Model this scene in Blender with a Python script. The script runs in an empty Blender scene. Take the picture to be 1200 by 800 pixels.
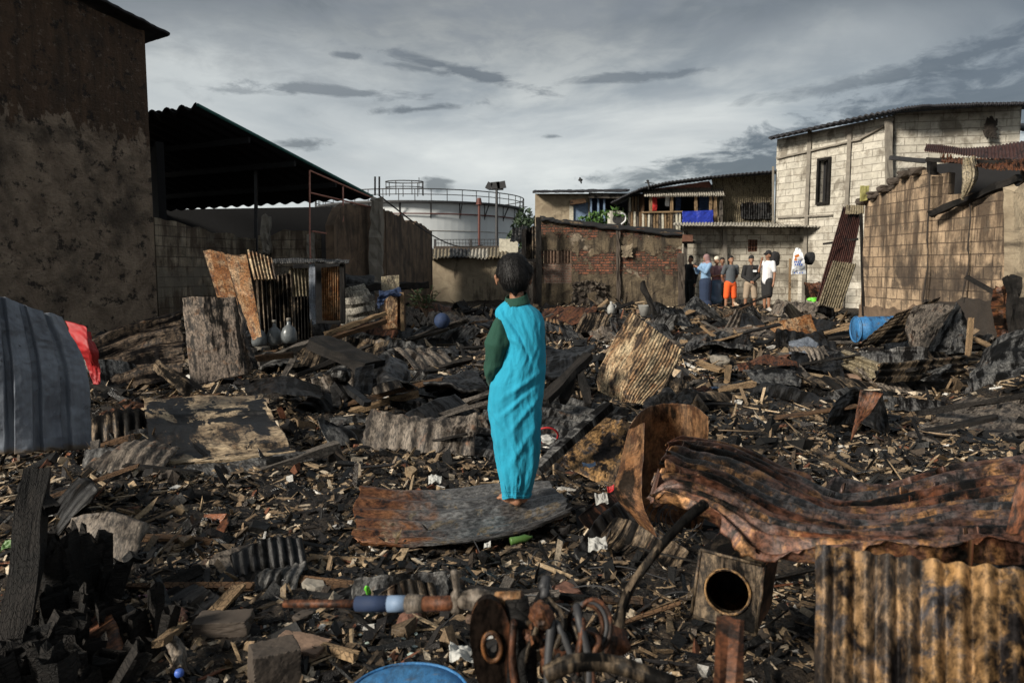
import bpy, bmesh, math, random
import numpy as np
from mathutils import Vector, Matrix
random.seed(7)
rng = np.random.default_rng(11)
R = math.radians
scn = bpy.context.scene
COL = scn.collection

# ------------------------------------------------------------------ camera frame
CAMZ, FPX, PITCH = 1.15, 867.0, math.atan(85/867.0)
cF = np.array((0, math.cos(PITCH), -math.sin(PITCH)))
cU = np.array((0, math.sin(PITCH), math.cos(PITCH)))
cR = np.array((1.0, 0, 0))

def P(px, py, D):
    """point of the place seen at px,py of the photo, D metres ahead of the camera"""
    d = cF + cR*((px-600)/FPX) + cU*(-(py-400)/FPX)
    return np.array((0, 0, CAMZ)) + d*(D/d[1])

# ------------------------------------------------------------------ numpy value noise
def _h(ix, iy, iz, s):
    n = (ix.astype(np.int64)*374761393 + iy.astype(np.int64)*668265263 + iz.astype(np.int64)*2147483647 + s*974634777) & 0xffffffff
    n = ((n ^ (n >> 13))*1274126177) & 0xffffffff
    n = (n ^ (n >> 16)) & 0xffffffff
    n = (n*2246822519) & 0xffffffff
    n = (n ^ (n >> 15)) & 0xffffffff
    return n/4294967295.0*2-1

def vn(x, y, z=0.0, s=0):
    x, y, z = np.broadcast_arrays(np.asarray(x, float), np.asarray(y, float), np.asarray(z, float))
    ix, iy, iz = np.floor(x), np.floor(y), np.floor(z)
    fx, fy, fz = x-ix, y-iy, z-iz
    fx, fy, fz = [f*f*(3-2*f) for f in (fx, fy, fz)]
    o = 0
    for a in (0, 1):
        for b in (0, 1):
            for c in (0, 1):
                w = (fx if a else 1-fx)*(fy if b else 1-fy)*(fz if c else 1-fz)
                o = o + w*_h(ix+a, iy+b, iz+c, s)
    return o

def fbm(x, y, z=0.0, s=0, oct=4, gain=.5):
    o, a, f = 0, 1, 1
    for i in range(oct):
        o = o + a*vn(np.asarray(x)*f, np.asarray(y)*f, np.asarray(z)*f, s+i*7)
        a *= gain; f *= 2.03
    return o

def sm(a, b, x):
    t = np.clip((x-a)/(b-a), 0, 1)
    return t*t*(3-2*t)

def gh(x, y):
    """height of the burnt ground"""
    x = np.asarray(x, float); y = np.asarray(y, float)
    h = .10*fbm(x*.55, y*.55, 0, 3, 3) + .045*fbm(x*2.3, y*2.3, 0, 5, 3)
    h = h*(.45+.55*sm(3, 7, np.hypot(x, y))) - .05
    h = h + .10*sm(8, 14, y)*(1-sm(30, 45, y))
    h = h - .05*np.exp(-((x-0)**2+(y-3.6)**2)/.9)
    return h*(1-sm(35, 60, np.hypot(x, y)))
def ghf(x, y): return float(gh(x, y))

def G(px, py, lift=0.0):
    """where the view line through px,py meets the ground"""
    D = 1.15*FPX/max(py-315, 8)
    for _ in range(12):
        p = P(px, py, D); e = p[2]-ghf(p[0], p[1])-lift
        D *= 1+.8*e/1.15
        D = max(.5, min(D, 60))
    return P(px, py, D)

# ------------------------------------------------------------------ objects
WL = {}
def T(o, label=None, cat=None, group=None, kind=None):
    if label: o['label'] = label
    if cat: o['category'] = cat
    if group: o['group'] = group
    if kind: o['kind'] = kind
    return o

def thing(name, base, label, cat, group=None):
    o = bpy.data.objects.new(name, None); COL.objects.link(o)
    o.empty_display_size = .2
    o.location = tuple(base); WL[o] = np.array(base, float)
    return T(o, label, cat, group)

def mk(name, V, F, mat, parent=None, base=None, uv=None, smooth=False, col=None, udir=None, mats=None, midx=None):
    V = np.asarray(V, float)
    if parent is not None: b = np.zeros(3); off = WL[parent]
    else:
        off = np.array(base, float) if base is not None else np.array(((V[:,0].min()+V[:,0].max())/2, (V[:,1].min()+V[:,1].max())/2, V[:,2].min()))
    me = bpy.data.meshes.new(name)
    L = V-off
    if isinstance(F, np.ndarray):
        nf, k = F.shape
        me.vertices.add(len(L)); me.vertices.foreach_set('co', L.ravel())
        me.loops.add(nf*k); me.loops.foreach_set('vertex_index', F.ravel().astype(np.int32))
        me.polygons.add(nf); me.polygons.foreach_set('loop_start', np.arange(0, nf*k, k, dtype=np.int32))
        me.update(calc_edges=True)
    else:
        me.from_pydata([tuple(v) for v in L], [], [tuple(int(i) for i in f) for f in F])
    me.validate()
    nl = len(me.loops)
    vi = np.empty(nl, np.int32); me.loops.foreach_get('vertex_index', vi)
    lay = me.uv_layers.new(name='UVMap')
    if uv is not None: U = np.asarray(uv, float)[vi]
    else:
        npoly = len(me.polygons)
        nrm = np.empty(npoly*3); me.polygons.foreach_get('normal', nrm); nrm = nrm.reshape(-1, 3)
        tot = np.empty(npoly, np.int32); me.polygons.foreach_get('loop_total', tot)
        ln = np.repeat(nrm, tot, axis=0); co = L[vi]
        if udir is None: udir = (1, 0)
        ud = np.array(udir, float); ud /= np.linalg.norm(ud); vd = np.array((-ud[1], ud[0]))
        su, sv = co[:,0]*ud[0]+co[:,1]*ud[1], co[:,0]*vd[0]+co[:,1]*vd[1]
        nu, nv_ = np.abs(ln[:,0]*ud[0]+ln[:,1]*ud[1]), np.abs(ln[:,0]*vd[0]+ln[:,1]*vd[1])
        top = np.abs(ln[:,2]) > np.maximum(nu, nv_)
        U = np.stack([np.where(top, su, np.where(nv_ >= nu, su, sv)), np.where(top, sv, co[:,2])], 1)
    lay.data.foreach_set('uv', U.ravel())
    if col is not None:
        ca = me.color_attributes.new('Col', 'FLOAT_COLOR', 'POINT')
        c4 = np.ones((len(V), 4)); c4[:, :3] = col
        ca.data.foreach_set('color', c4.ravel())
    for m in (mats or [mat]): me.materials.append(m)
    if midx is not None: me.polygons.foreach_set('material_index', np.asarray(midx, np.int32))
    me.polygons.foreach_set('use_smooth', np.full(len(me.polygons), smooth))
    me.update()
    o = bpy.data.objects.new(name, me); COL.objects.link(o)
    if parent is not None:
        o.parent = parent; WL[o] = off
    else:
        o.location = tuple(off); WL[o] = off
    return o

class Geo:
    def __init__(s): s.V = []; s.F = []; s.n = 0
    def add(s, V, F):
        s.V.append(np.asarray(V, float)); s.F += [tuple(i+s.n for i in f) for f in F]; s.n += len(V); return s
    def box(s, c, size, ax=(1, 0, 0), up=(0, 0, 1), jit=0):
        ax = np.array(ax, float); ax /= np.linalg.norm(ax); up = np.array(up, float)
        ay = np.cross(up, ax); ay /= np.linalg.norm(ay); az = np.cross(ax, ay)
        V = [np.array(c)+ax*sx*size[0]/2+ay*sy*size[1]/2+az*sz*size[2]/2 for sz in (-1, 1) for sy in (-1, 1) for sx in (-1, 1)]
        V = np.array(V)
        if jit: V = V+rng.uniform(-jit, jit, V.shape)
        return s.add(V, [(0,2,3,1),(4,5,7,6),(0,1,5,4),(2,6,7,3),(0,4,6,2),(1,3,7,5)])
    def bar(s, a, b, w, t=None):
        a = np.array(a, float); b = np.array(b, float); d = b-a; L = np.linalg.norm(d)
        up = (0, 0, 1) if abs(d[2]) < .9*L else (0, 1, 0)
        return s.box((a+b)/2, (L, w, t or w), d, up)
    def tube(s, pts, rad, n=8, close=True, smooth=0):
        pts = np.array(pts, float)
        rad = np.full(len(pts), rad, float) if np.isscalar(rad) else np.array(rad, float)
        if len(rad) != len(pts): rad = np.interp(np.linspace(0, 1, len(pts)), np.linspace(0, 1, len(rad)), rad)
        if smooth: pts, rad = cr(pts, smooth), np.interp(np.linspace(0, len(rad)-1, (len(rad)-1)*smooth+1), np.arange(len(rad)), rad)
        tg = np.gradient(pts, axis=0); tg /= np.linalg.norm(tg, axis=1)[:, None]+1e-9
        u = np.cross(tg[0], (0, 0, 1) if abs(tg[0][2]) < .9 else (1, 0, 0)); u /= np.linalg.norm(u)
        V = []
        for p, t, r in zip(pts, tg, rad):
            u = u-t*np.dot(u, t); u /= np.linalg.norm(u); v = np.cross(t, u)
            for k in range(n):
                a = 2*math.pi*k/n; V.append(p+r*(u*math.cos(a)+v*math.sin(a)))
        m = len(pts); F = []
        for i in range(m-1):
            for k in range(n): F.append((i*n+k, i*n+(k+1)%n, (i+1)*n+(k+1)%n, (i+1)*n+k))
        if close: F += [tuple(range(n))[::-1], tuple((m-1)*n+k for k in range(n))]
        return s.add(V, F)
    def lathe(s, c, prof, n=16, axis=(0, 0, 1)):
        """prof: (radius, height along axis)"""
        ax = np.array(axis, float); ax /= np.linalg.norm(ax)
        u = np.cross(ax, (1, 0, 0) if abs(ax[0]) < .9 else (0, 1, 0)); u /= np.linalg.norm(u); v = np.cross(ax, u)
        V = [np.array(c)+ax*h+r*(u*math.cos(2*math.pi*k/n)+v*math.sin(2*math.pi*k/n)) for r, h in prof for k in range(n)]
        m = len(prof); F = [(i*n+k, i*n+(k+1)%n, (i+1)*n+(k+1)%n, (i+1)*n+k) for i in range(m-1) for k in range(n)]
        F += [tuple(range(n))[::-1], tuple((m-1)*n+k for k in range(n))]
        return s.add(V, F)
    def build(s, name, mat, parent=None, base=None, smooth=False, udir=None, col=None):
        return mk(name, np.concatenate(s.V), s.F, mat, parent, base, smooth=smooth, udir=udir, col=col)

def cr(pts, k):
    """Catmull-Rom resample along axis 0, k steps per span"""
    pts = np.asarray(pts, float); n = len(pts)
    if n == 2:
        t = np.linspace(0, 1, k+1).reshape((-1,)+(1,)*(pts.ndim-1)); return pts[0]*(1-t)+pts[1]*t
    e = np.concatenate([[2*pts[0]-pts[1]], pts, [2*pts[-1]-pts[-2]]])
    out = []
    for i in range(n-1):
        p0, p1, p2, p3 = e[i], e[i+1], e[i+2], e[i+3]
        for j in range(k):
            t = j/k
            out.append(.5*(2*p1+(p2-p0)*t+(2*p0-5*p1+4*p2-p3)*t*t+(3*p1-p0-3*p2+p3)*t**3))
    out.append(pts[-1]); return np.array(out)

_sid = [0]
def sheet(name, rows, mat, ribs=0, amp=.012, prof='sine', ribdir='u', crump=.01, cs=5.0, rag=.02, res=60, thick=.003,
          holes=0.0, parent=None, sag=0.0, smooth=True, curl=0.0):
    """a metal or board sheet through a grid of points; rows far/top -> near/bottom, u runs along each row"""
    _sid[0] += 1; sd = _sid[0]*13
    Gd = np.array(rows, float); m, n = Gd.shape[:2]
    kv, ku = max(2, int(res/(m-1))), max(2, int(res/(n-1)))
    A = cr(Gd, kv); A = np.swapaxes(cr(np.swapaxes(A, 0, 1), ku), 0, 1)
    nv, nu = A.shape[:2]
    W = np.mean(np.sum(np.linalg.norm(np.diff(A, axis=1), axis=2), axis=1)); H = np.mean(np.sum(np.linalg.norm(np.diff(A, axis=0), axis=2), axis=0))
    u = np.linspace(0, 1, nu)[None, :]+np.zeros((nv, 1)); v = np.linspace(0, 1, nv)[:, None]+np.zeros((1, nu))
    # ragged outline: resample inside the patch
    if rag:
        e0 = rag*(.5+.9*np.abs(fbm(u*W*9, 0, 3.1, sd, 3))); e1 = rag*(.5+.9*np.abs(fbm(u*W*9, 0, 9.1, sd+1, 3)))
        f0 = rag*(.5+.9*np.abs(fbm(v*H*9, 0, 5.1, sd+2, 3))); f1 = rag*(.5+.9*np.abs(fbm(v*H*9, 0, 7.1, sd+3, 3)))
        v2 = e0+(1-e0-e1)*v; u2 = f0+(1-f0-f1)*u
        iv = np.clip(v2*(nv-1), 0, nv-1.001); iu = np.clip(u2*(nu-1), 0, nu-1.001)
        i0, j0 = iv.astype(int), iu.astype(int); a, b = (iv-i0)[..., None], (iu-j0)[..., None]
        A = A[i0, j0]*(1-a)*(1-b)+A[i0+1, j0]*a*(1-b)+A[i0, j0+1]*(1-a)*b+A[i0+1, j0+1]*a*b
        u, v = u2, v2
    N = np.cross(np.gradient(A, axis=1), np.gradient(A, axis=0)); N /= np.linalg.norm(N, axis=2)[..., None]+1e-9
    d = np.zeros((nv, nu))
    if ribs:
        q = (u if ribdir == 'u' else v)*ribs
        if prof == 'sine': w = np.cos(q*2*math.pi)
        elif prof == 'tri': qq = q+.35*fbm(u*2.5, v*2.5, 0, sd+4, 3); w = (1+.6*fbm(u*4, v*4, 3., sd+6, 3))*(2*np.abs(2*(qq % 1)-1)-1)
        else:
            fr = np.abs((q % 1)-.5)*2; w = 2*sm(.62, .78, fr)-1
        d = d+amp*w*(1+.25*fbm(u*3, v*3, 0, sd+5, 2))
    sc = cs
    wx = u*W*sc+.5*fbm(u*W*sc*.7, v*H*sc*.7, 6., sd+1, 2); wy = v*H*sc+.5*fbm(u*W*sc*.7, v*H*sc*.7, 9., sd+2, 2)
    d = d+crump*fbm(u*W*sc, v*H*sc, 0, sd+9, 4)+crump*1.3*(np.abs(vn(wx*.7, wy*.7, 2.5, sd+11))+.5*np.abs(vn(wx*1.7, wy*1.7, 4.5, sd+12))+.25*np.abs(vn(wx*4, wy*4, 1.5, sd+13)))
    if sag: d = d+sag*np.sin(math.pi*u)*np.sin(math.pi*v)
    if curl:
        ed = sm(.82, 1, np.maximum(np.abs(u*2-1), np.abs(v*2-1))); d = d+curl*ed*(fbm(u*W*3, v*H*3, 4., sd+2, 2))
    A = A+N*d[..., None]
    idx = np.arange(nv*nu).reshape(nv, nu)
    F = np.stack([idx[:-1, :-1], idx[:-1, 1:], idx[1:, 1:], idx[1:, :-1]], -1).reshape(-1, 4)
    if holes > 0:
        q = fbm(u*W*7, v*H*7, 0, sd+21, 4)[:-1, :-1].ravel(); edge = (np.maximum(np.abs(u*2-1), np.abs(v*2-1))[:-1, :-1].ravel())
        F = F[(q+.35*sm(.7, 1, edge)) < 1.35-holes]
    uv = np.stack([u*W, v*H], -1).reshape(-1, 2)
    o = mk(name, A.reshape(-1, 3), F, mat, parent, uv=uv, smooth=smooth)
    md = o.modifiers.new('t', 'SOLIDIFY'); md.thickness = thick; md.offset = 0
    return o

def plank(name, a, b, w, t, mat, roll=0.0, rag=.25, n=14, parent=None, wob=.12, ret=False):
    """board or beam from a to b with broken ends and worn edges"""
    _sid[0] += 1; sd = _sid[0]*17
    a = np.array(a, float); b = np.array(b, float); d = b-a; L = np.linalg.norm(d); d = d/L
    up = np.array((0, 0, 1.0)) if abs(d[2]) < .9 else np.array((0, 1.0, 0))
    x = np.cross(d, up); x /= np.linalg.norm(x); y = np.cross(x, d)
    c, s = math.cos(roll), math.sin(roll); x, y = x*c+y*s, -x*s+y*c
    sec = [(-1, -1), (-.33, -1.0), (.33, -1.0), (1, -1), (1, 1), (.33, 1.), (-.33, 1.), (-1, 1)]
    V = []; uv = []
    for i in range(n+1):
        q = i/n
        for k, (sx, sy) in enumerate(sec):
            px = sx*w/2*(1+wob*vn(q*L*6, k*.9, 0, sd)); py = sy*t/2*(1+wob*1.6*vn(q*L*7, k*.9, 4, sd))
            e = 0
            if i == 0: e = rag*w*abs(vn(k*1.7, 0, 8, sd))
            if i == n: e = -rag*w*abs(vn(k*1.7, 5, 8, sd))
            V.append(a+d*(q*L+e)+x*px+y*py); uv.append((q*L, (k/8)*(w+t)*2))
    F = [(i*8+k, i*8+(k+1) % 8, (i+1)*8+(k+1) % 8, (i+1)*8+k) for i in range(n) for k in range(8)]
    F += [tuple(range(8))[::-1], tuple(n*8+k for k in range(8))]
    if ret: return V, F
    return mk(name, V, F, mat, parent, uv=uv)

def lump(name, c, size, mat, parent=None, sub=3, rough=.25, boxy=.6, rot=0, base=None):
    _sid[0] += 1; sd = _sid[0]*5
    bm = bmesh.new(); bmesh.ops.create_icosphere(bm, subdivisions=sub, radius=1)
    V = np.array([v.co[:] for v in bm.verts]); F = [[v.index for v in f.verts] for f in bm.faces]; bm.free()
    mx = np.max(np.abs(V), axis=1)[:, None]
    V = V*(1-boxy)+V/mx*boxy
    V = V*(1+rough*fbm(V[:, 0]*1.3, V[:, 1]*1.3, V[:, 2]*1.3, sd, 4))[:, None]
    V = V*np.array(size)/2
    cs_, sn = math.cos(rot), math.sin(rot)
    V = np.stack([V[:, 0]*cs_-V[:, 1]*sn, V[:, 0]*sn+V[:, 1]*cs_, V[:, 2]], 1)
    return mk(name, V+np.array(c), np.array(F), mat, parent, base=base)

# tapered capsules fused into one skin
def capsule(g, a, b, ra, rb, sx=1.0, sy=1.0, n=14):
    a = np.array(a, float); b = np.array(b, float); d = b-a; L = np.linalg.norm(d)
    if L < 1e-5: d = np.array((0, 0, 1.)); L = 1e-5
    else: d = d/L
    x = np.array((1., 0, 0)) if abs(d[0]) < .9 else np.array((0, 1., 0))
    x = x-d*np.dot(x, d); x /= np.linalg.norm(x); y = np.cross(d, x)
    V = []; rings = []
    for k in range(1, 6): t = math.pi/2*(k/5-1); rings.append((ra*math.sin(t), ra*math.cos(t)))
    for k in range(0, 5): t = math.pi/2*(k/5); rings.append((L+rb*math.sin(t), rb*math.cos(t)))
    V.append(a-d*ra)
    for h, r in rings:
        for k in range(n):
            q = 2*math.pi*k/n; V.append(a+d*h+x*r*sx*math.cos(q)+y*r*sy*math.sin(q))
    V.append(b+d*rb); m = len(rings); F = []
    for k in range(n): F.append((0, 1+(k+1) % n, 1+k))
    for i in range(m-1):
        for k in range(n): F.append((1+i*n+k, 1+i*n+(k+1) % n, 1+(i+1)*n+(k+1) % n, 1+(i+1)*n+k))
    for k in range(n): F.append((1+(m-1)*n+k, 1+(m-1)*n+(k+1) % n, len(V)-1))
    g.add(V, F)

def blob(name, caps, mat, parent=None, voxel=.012, it=4, extra=None):
    g = Geo()
    for c in caps: capsule(g, *c)
    if extra: extra(g)
    V = np.concatenate(g.V)
    tmp = bpy.data.meshes.new('t'); off = WL[parent] if parent is not None else np.zeros(3)
    tmp.from_pydata([tuple(v) for v in V-off], [], g.F); tmp.update()
    o = bpy.data.objects.new(name, tmp); COL.objects.link(o)
    r = o.modifiers.new('r', 'REMESH'); r.mode = 'VOXEL'; r.voxel_size = voxel
    s_ = o.modifiers.new('s', 'SMOOTH'); s_.factor = .5; s_.iterations = it
    dg = bpy.context.evaluated_depsgraph_get(); dg.update()
    me = bpy.data.meshes.new_from_object(o.evaluated_get(dg)); me.name = name
    o.modifiers.clear(); o.data = me; bpy.data.meshes.remove(tmp)
    me.materials.clear(); me.materials.append(mat)
    me.polygons.foreach_set('use_smooth', np.ones(len(me.polygons), bool))
    if not me.uv_layers:
        lay = me.uv_layers.new(name='UVMap'); nl = len(me.loops); vi = np.empty(nl, np.int32); me.loops.foreach_get('vertex_index', vi)
        co = np.empty(len(me.vertices)*3); me.vertices.foreach_get('co', co); co = co.reshape(-1, 3)
        lay.data.foreach_set('uv', np.stack([co[:, 0]+co[:, 1]*.7, co[:, 2]], 1)[vi].ravel())
    if parent is not None: o.parent = parent
    WL[o] = off
    return o

# ------------------------------------------------------------------ materials
class N:
    def __init__(s, name):
        s.m = bpy.data.materials.new(name); s.m.use_nodes = True
        s.t = s.m.node_tree; s.t.nodes.clear()
        s.out = s.t.nodes.new('ShaderNodeOutputMaterial'); s.b = s.t.nodes.new('ShaderNodeBsdfPrincipled')
        s.t.links.new(s.b.outputs[0], s.out.inputs[0])
        tc = s.t.nodes.new('ShaderNodeTexCoord'); oi = s.t.nodes.new('ShaderNodeObjectInfo')
        s.tc = tc; s.rnd = oi.outputs['Random']
        c = s.t.nodes.new('ShaderNodeCombineXYZ')
        for i, k in enumerate((37., 91., 53.)):
            s.t.links.new(s.math('MULTIPLY', s.rnd, k), c.inputs[i])
        s.uv0 = tc.outputs['UV']
        s.uv = s.vadd(tc.outputs['UV'], c.outputs[0])
        s.ob = s.vadd(tc.outputs['Object'], c.outputs[0])
    def put(s, sock, v):
        if isinstance(v, bpy.types.NodeSocket): s.t.links.new(v, sock)
        elif isinstance(v, (tuple, list)) and sock.type == 'RGBA' and len(v) == 3: sock.default_value = (*v, 1)
        else: sock.default_value = v
    def vadd(s, a, b):
        n = s.t.nodes.new('ShaderNodeVectorMath'); n.operation = 'ADD'; s.put(n.inputs[0], a); s.put(n.inputs[1], b); return n.outputs[0]
    def map(s, vec, sc):
        n = s.t.nodes.new('ShaderNodeVectorMath'); n.operation = 'MULTIPLY'; s.put(n.inputs[0], vec); n.inputs[1].default_value = sc; return n.outputs[0]
    def math(s, op, a, b=0.0, c=0.0, clamp=False):
        n = s.t.nodes.new('ShaderNodeMath'); n.operation = op; n.use_clamp = clamp
        s.put(n.inputs[0], a); s.put(n.inputs[1], b); s.put(n.inputs[2], c); return n.outputs[0]
    def noise(s, vec, scale, detail=6, rough=.6, dist=0, out='Fac'):
        n = s.t.nodes.new('ShaderNodeTexNoise'); s.put(n.inputs['Vector'], vec)
        n.inputs['Scale'].default_value = scale; n.inputs['Detail'].default_value = detail
        n.inputs['Roughness'].default_value = rough; n.inputs['Distortion'].default_value = dist
        return n.outputs[out]
    def vor(s, vec, scale, feature='F1', out='Distance'):
        n = s.t.nodes.new('ShaderNodeTexVoronoi'); n.feature = feature; s.put(n.inputs['Vector'], vec); n.inputs['Scale'].default_value = scale
        return n.outputs[out]
    def ramp(s, f, stops, interp='LINEAR'):
        n = s.t.nodes.new('ShaderNodeValToRGB'); s.put(n.inputs[0], f); e = n.color_ramp.elements; n.color_ramp.interpolation = interp
        while len(e) < len(stops): e.new(.5)
        for k, (p, c) in enumerate(stops):
            e[k].position = p; e[k].color = (*c, 1) if isinstance(c, (tuple, list)) else (c, c, c, 1)
        return n.outputs[0]
    def mix(s, f, a, b, mode='MIX'):
        n = s.t.nodes.new('ShaderNodeMix'); n.data_type = 'RGBA'; n.blend_type = mode
        s.put(n.inputs[0], f); s.put(n.inputs[6], a); s.put(n.inputs[7], b); return n.outputs[2]
    def bump(s, h, st=.5, dist=.01, nrm=None):
        n = s.t.nodes.new('ShaderNodeBump'); s.put(n.inputs['Height'], h); n.inputs['Strength'].default_value = st; n.inputs['Distance'].default_value = dist
        if nrm is not None: s.t.links.new(nrm, n.inputs['Normal'])
        return n.outputs[0]
    def sep(s, v):
        n = s.t.nodes.new('ShaderNodeSeparateXYZ'); s.put(n.inputs[0], v); return n.outputs
    def brick(s, vec, w, h, mortar=.01, off=.5, c1=(.5,.5,.5), c2=(.5,.5,.5), cm=(0,0,0), bias=0, ms=.2):
        n = s.t.nodes.new('ShaderNodeTexBrick'); s.put(n.inputs['Vector'], vec); n.offset = off
        n.inputs['Scale'].default_value = 1; n.inputs['Mortar Size'].default_value = mortar; n.inputs['Mortar Smooth'].default_value = ms
        n.inputs['Brick Width'].default_value = w; n.inputs['Row Height'].default_value = h; n.inputs['Bias'].default_value = bias
        s.put(n.inputs['Color1'], c1); s.put(n.inputs['Color2'], c2); s.put(n.inputs['Mortar'], cm); return n.outputs
    def set(s, color=None, rough=None, metal=None, normal=None, spec=None, **k):
        if color is not None: s.put(s.b.inputs['Base Color'], color)
        if rough is not None: s.put(s.b.inputs['Roughness'], rough)
        if metal is not None: s.put(s.b.inputs['Metallic'], metal)
        if normal is not None: s.put(s.b.inputs['Normal'], normal)
        if spec is not None: s.put(s.b.inputs['Specular IOR Level'], spec)
        for a, b in k.items(): s.put(s.b.inputs[a], b)
        return s.m
MM = {}
def metal_mat(name, ca, cb, rust, black, blk=.5, rst=.5, peel=None, streak=(6, 1.2, 1), rough=(.35, .8), sc=2.2, met=.15, fine=1.0):
    n = N(name); sv = n.map(n.uv, streak)
    s1 = n.noise(sv, 1.6, 8, .66, .4); s2 = n.noise(n.uv, sc, 10, .68, .6); s3 = n.noise(n.vadd(n.uv, (7.3, 2.1, 0)), sc*2.3, 9, .7, .3)
    fine_ = n.noise(n.map(n.uv, (1.5, .6, 1) if streak[0] > streak[1] else (.6, 1.5, 1)), 55, 5, .75)
    base = n.mix(n.ramp(s1, [(.41, 0), (.59, 1)]), ca, cb)
    base = n.mix(n.ramp(s3, [(rst-.02, 0), (rst+.06, .95)]), base, rust)
    if peel: base = n.mix(n.ramp(n.noise(n.vadd(n.uv, (1, 9, 0)), sc*1.5, 9, .6, .8), [(.52, 0), (.535, 1)]), base, peel)
    pit = n.ramp(n.math('ADD', n.math('MULTIPLY', n.noise(n.map(n.vadd(n.uv, (3, 3, 0)), (1.5, .6, 1)), 14, 8, .75, .5), .5), n.math('MULTIPLY', s1, .5)), [(.51, 0), (.56, .9)])
    base = n.mix(n.math('MULTIPLY', pit, fine), base, black)
    b = n.mix(.4, s1, s2)
    bm_ = n.ramp(b, [(blk-.035, 1), (blk+.02, 0)])
    base = n.mix(bm_, base, black)
    sp = n.ramp(fine_, [(.40, .12), (.58, 1.15)])
    base = n.mix(.85*fine, base, n.mix(1, base, sp, 'MULTIPLY'))
    h = n.math('ADD', n.math('MULTIPLY', s3, .7), n.math('MULTIPLY', fine_, .25))
    MM[name] = n.set(base, n.math('MULTIPLY_ADD', s2, rough[1]-rough[0], rough[0]), met, n.bump(h, .9, .008), n.math('MULTIPLY_ADD', n.math('SUBTRACT', 1.0, bm_), .32, .07))
    return MM[name]

def wood_mat(name, ca, cb, black, blk=.5, rough=.7, crack=1):
    n = N(name); sv = n.map(n.uv, (1.5, 22, 8))
    s1 = n.noise(sv, 2.2, 8, .65, .5); s2 = n.noise(n.uv, 5, 9, .65, .5)
    v = n.vor(n.vadd(n.map(n.uv, (38, 80, 30)), n.map(n.noise(n.uv, 18, 4, .6, 0, 'Color'), (1.6, 1.6, 0))), 1.0, 'DISTANCE_TO_EDGE')
    cr_ = n.ramp(v, [(0, 0), (.09, 1)])
    base = n.mix(n.ramp(s1, [(.33, 0), (.66, 1)]), ca, cb)
    base = n.mix(n.ramp(s2, [(blk-.05, 1), (blk+.07, 0)]), base, black)
    base = n.mix(n.math('MULTIPLY', .6*crack, n.math('SUBTRACT', 1.0, cr_)), base, (.004, .004, .004))
    MM[name] = n.set(base, n.math('MULTIPLY_ADD', s2, .5, rough-.2), 0, n.bump(n.math('ADD', n.math('MULTIPLY', cr_, .35*crack), n.math('MULTIPLY', s1, 1.4)), .9, .008), .2)
    return MM[name]

K = (.006, .0055, .005)
metal_mat('metal_blue_grey', (.15, .17, .205), (.21, .235, .275), (.22, .12, .05), (.03, .034, .04), .36, .66, rough=(.3, .55), met=.3, fine=.5)
metal_mat('metal_black', (.006, .006, .0065), (.022, .022, .023), (.055, .03, .016), K, .5, .62, rough=(.22, .7))
metal_mat('metal_grey_burnt', (.035, .035, .037), (.17, .165, .155), (.10, .055, .03), K, .505, .6, rough=(.3, .75))
metal_mat('metal_rust_orange', (.30, .14, .05), (.42, .30, .18), (.20, .075, .02), (.05, .022, .01), .40, .5)
metal_mat('metal_rust_dark', (.09, .035, .016), (.17, .06, .025), (.17, .075, .03), (.012, .008, .006), .48, .55, rough=(.35, .75))
metal_mat('metal_tan_lit', (.55, .44, .28), (.34, .20, .10), (.22, .11, .05), (.03, .024, .02), .44, .57, streak=(9, 1.5, 1))
metal_mat('metal_cream_peeling', (.48, .37, .24), (.09, .055, .03), (.12, .06, .025), K, .35, .62, peel=(.008, .0075, .0075), streak=(1.0, 2.0, 1), sc=2.8, rough=(.15, .55), met=.05)
metal_mat('metal_ash_crust', (.21, .175, .14), (.11, .09, .072), (.16, .08, .045), (.02, .016, .013), .45, .6, streak=(7, 2, 1), sc=4)
metal_mat('metal_corrugated_brown', (.10, .07, .045), (.22, .16, .10), (.12, .05, .02), K, .52, .6, streak=(8, .8, 1))
metal_mat('metal_ochre_black', (.42, .235, .085), (.22, .145, .085), (.06, .06, .068), (.014, .012, .012), .475, .53, streak=(3.2, 1.3, 1), sc=5, met=.2)
metal_mat('metal_dark_red', (.065, .024, .018), (.11, .05, .04), (.05, .018, .012), (.015, .01, .01), .42, .62)
metal_mat('metal_khaki', (.24, .2, .13), (.32, .27, .18), (.2, .14, .08), (.07, .055, .04), .36, .66)
metal_mat('cement_sheet', (.42, .39, .33), (.5, .47, .40), (.3, .25, .18), (.1, .09, .08), .36, .66, met=0, rough=(.7, .9))
metal_mat('metal_drum_rust', (.20, .085, .03), (.25, .14, .07), (.08, .035, .016), (.02, .014, .01), .47, .50, streak=(2, 2, 1), sc=5, fine=.6)
metal_mat('metal_crumpled', (.17, .055, .02), (.11, .105, .105), (.38, .19, .075), (.009, .008, .007), .475, .54, streak=(1.1, 2.0, 1), sc=4, met=.35, rough=(.25, .7))
wood_mat('wood_char', (.008, .0075, .007), (.028, .024, .021), K, .47)
wood_mat('wood_brown', (.13, .075, .04), (.07, .04, .022), (.012, .01, .009), .42)
wood_mat('wood_tan', (.33, .23, .13), (.20, .13, .075), (.03, .02, .014), .38)
wood_mat('wood_grey', (.16, .14, .12), (.09, .078, .066), (.012, .011, .01), .43)

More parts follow.
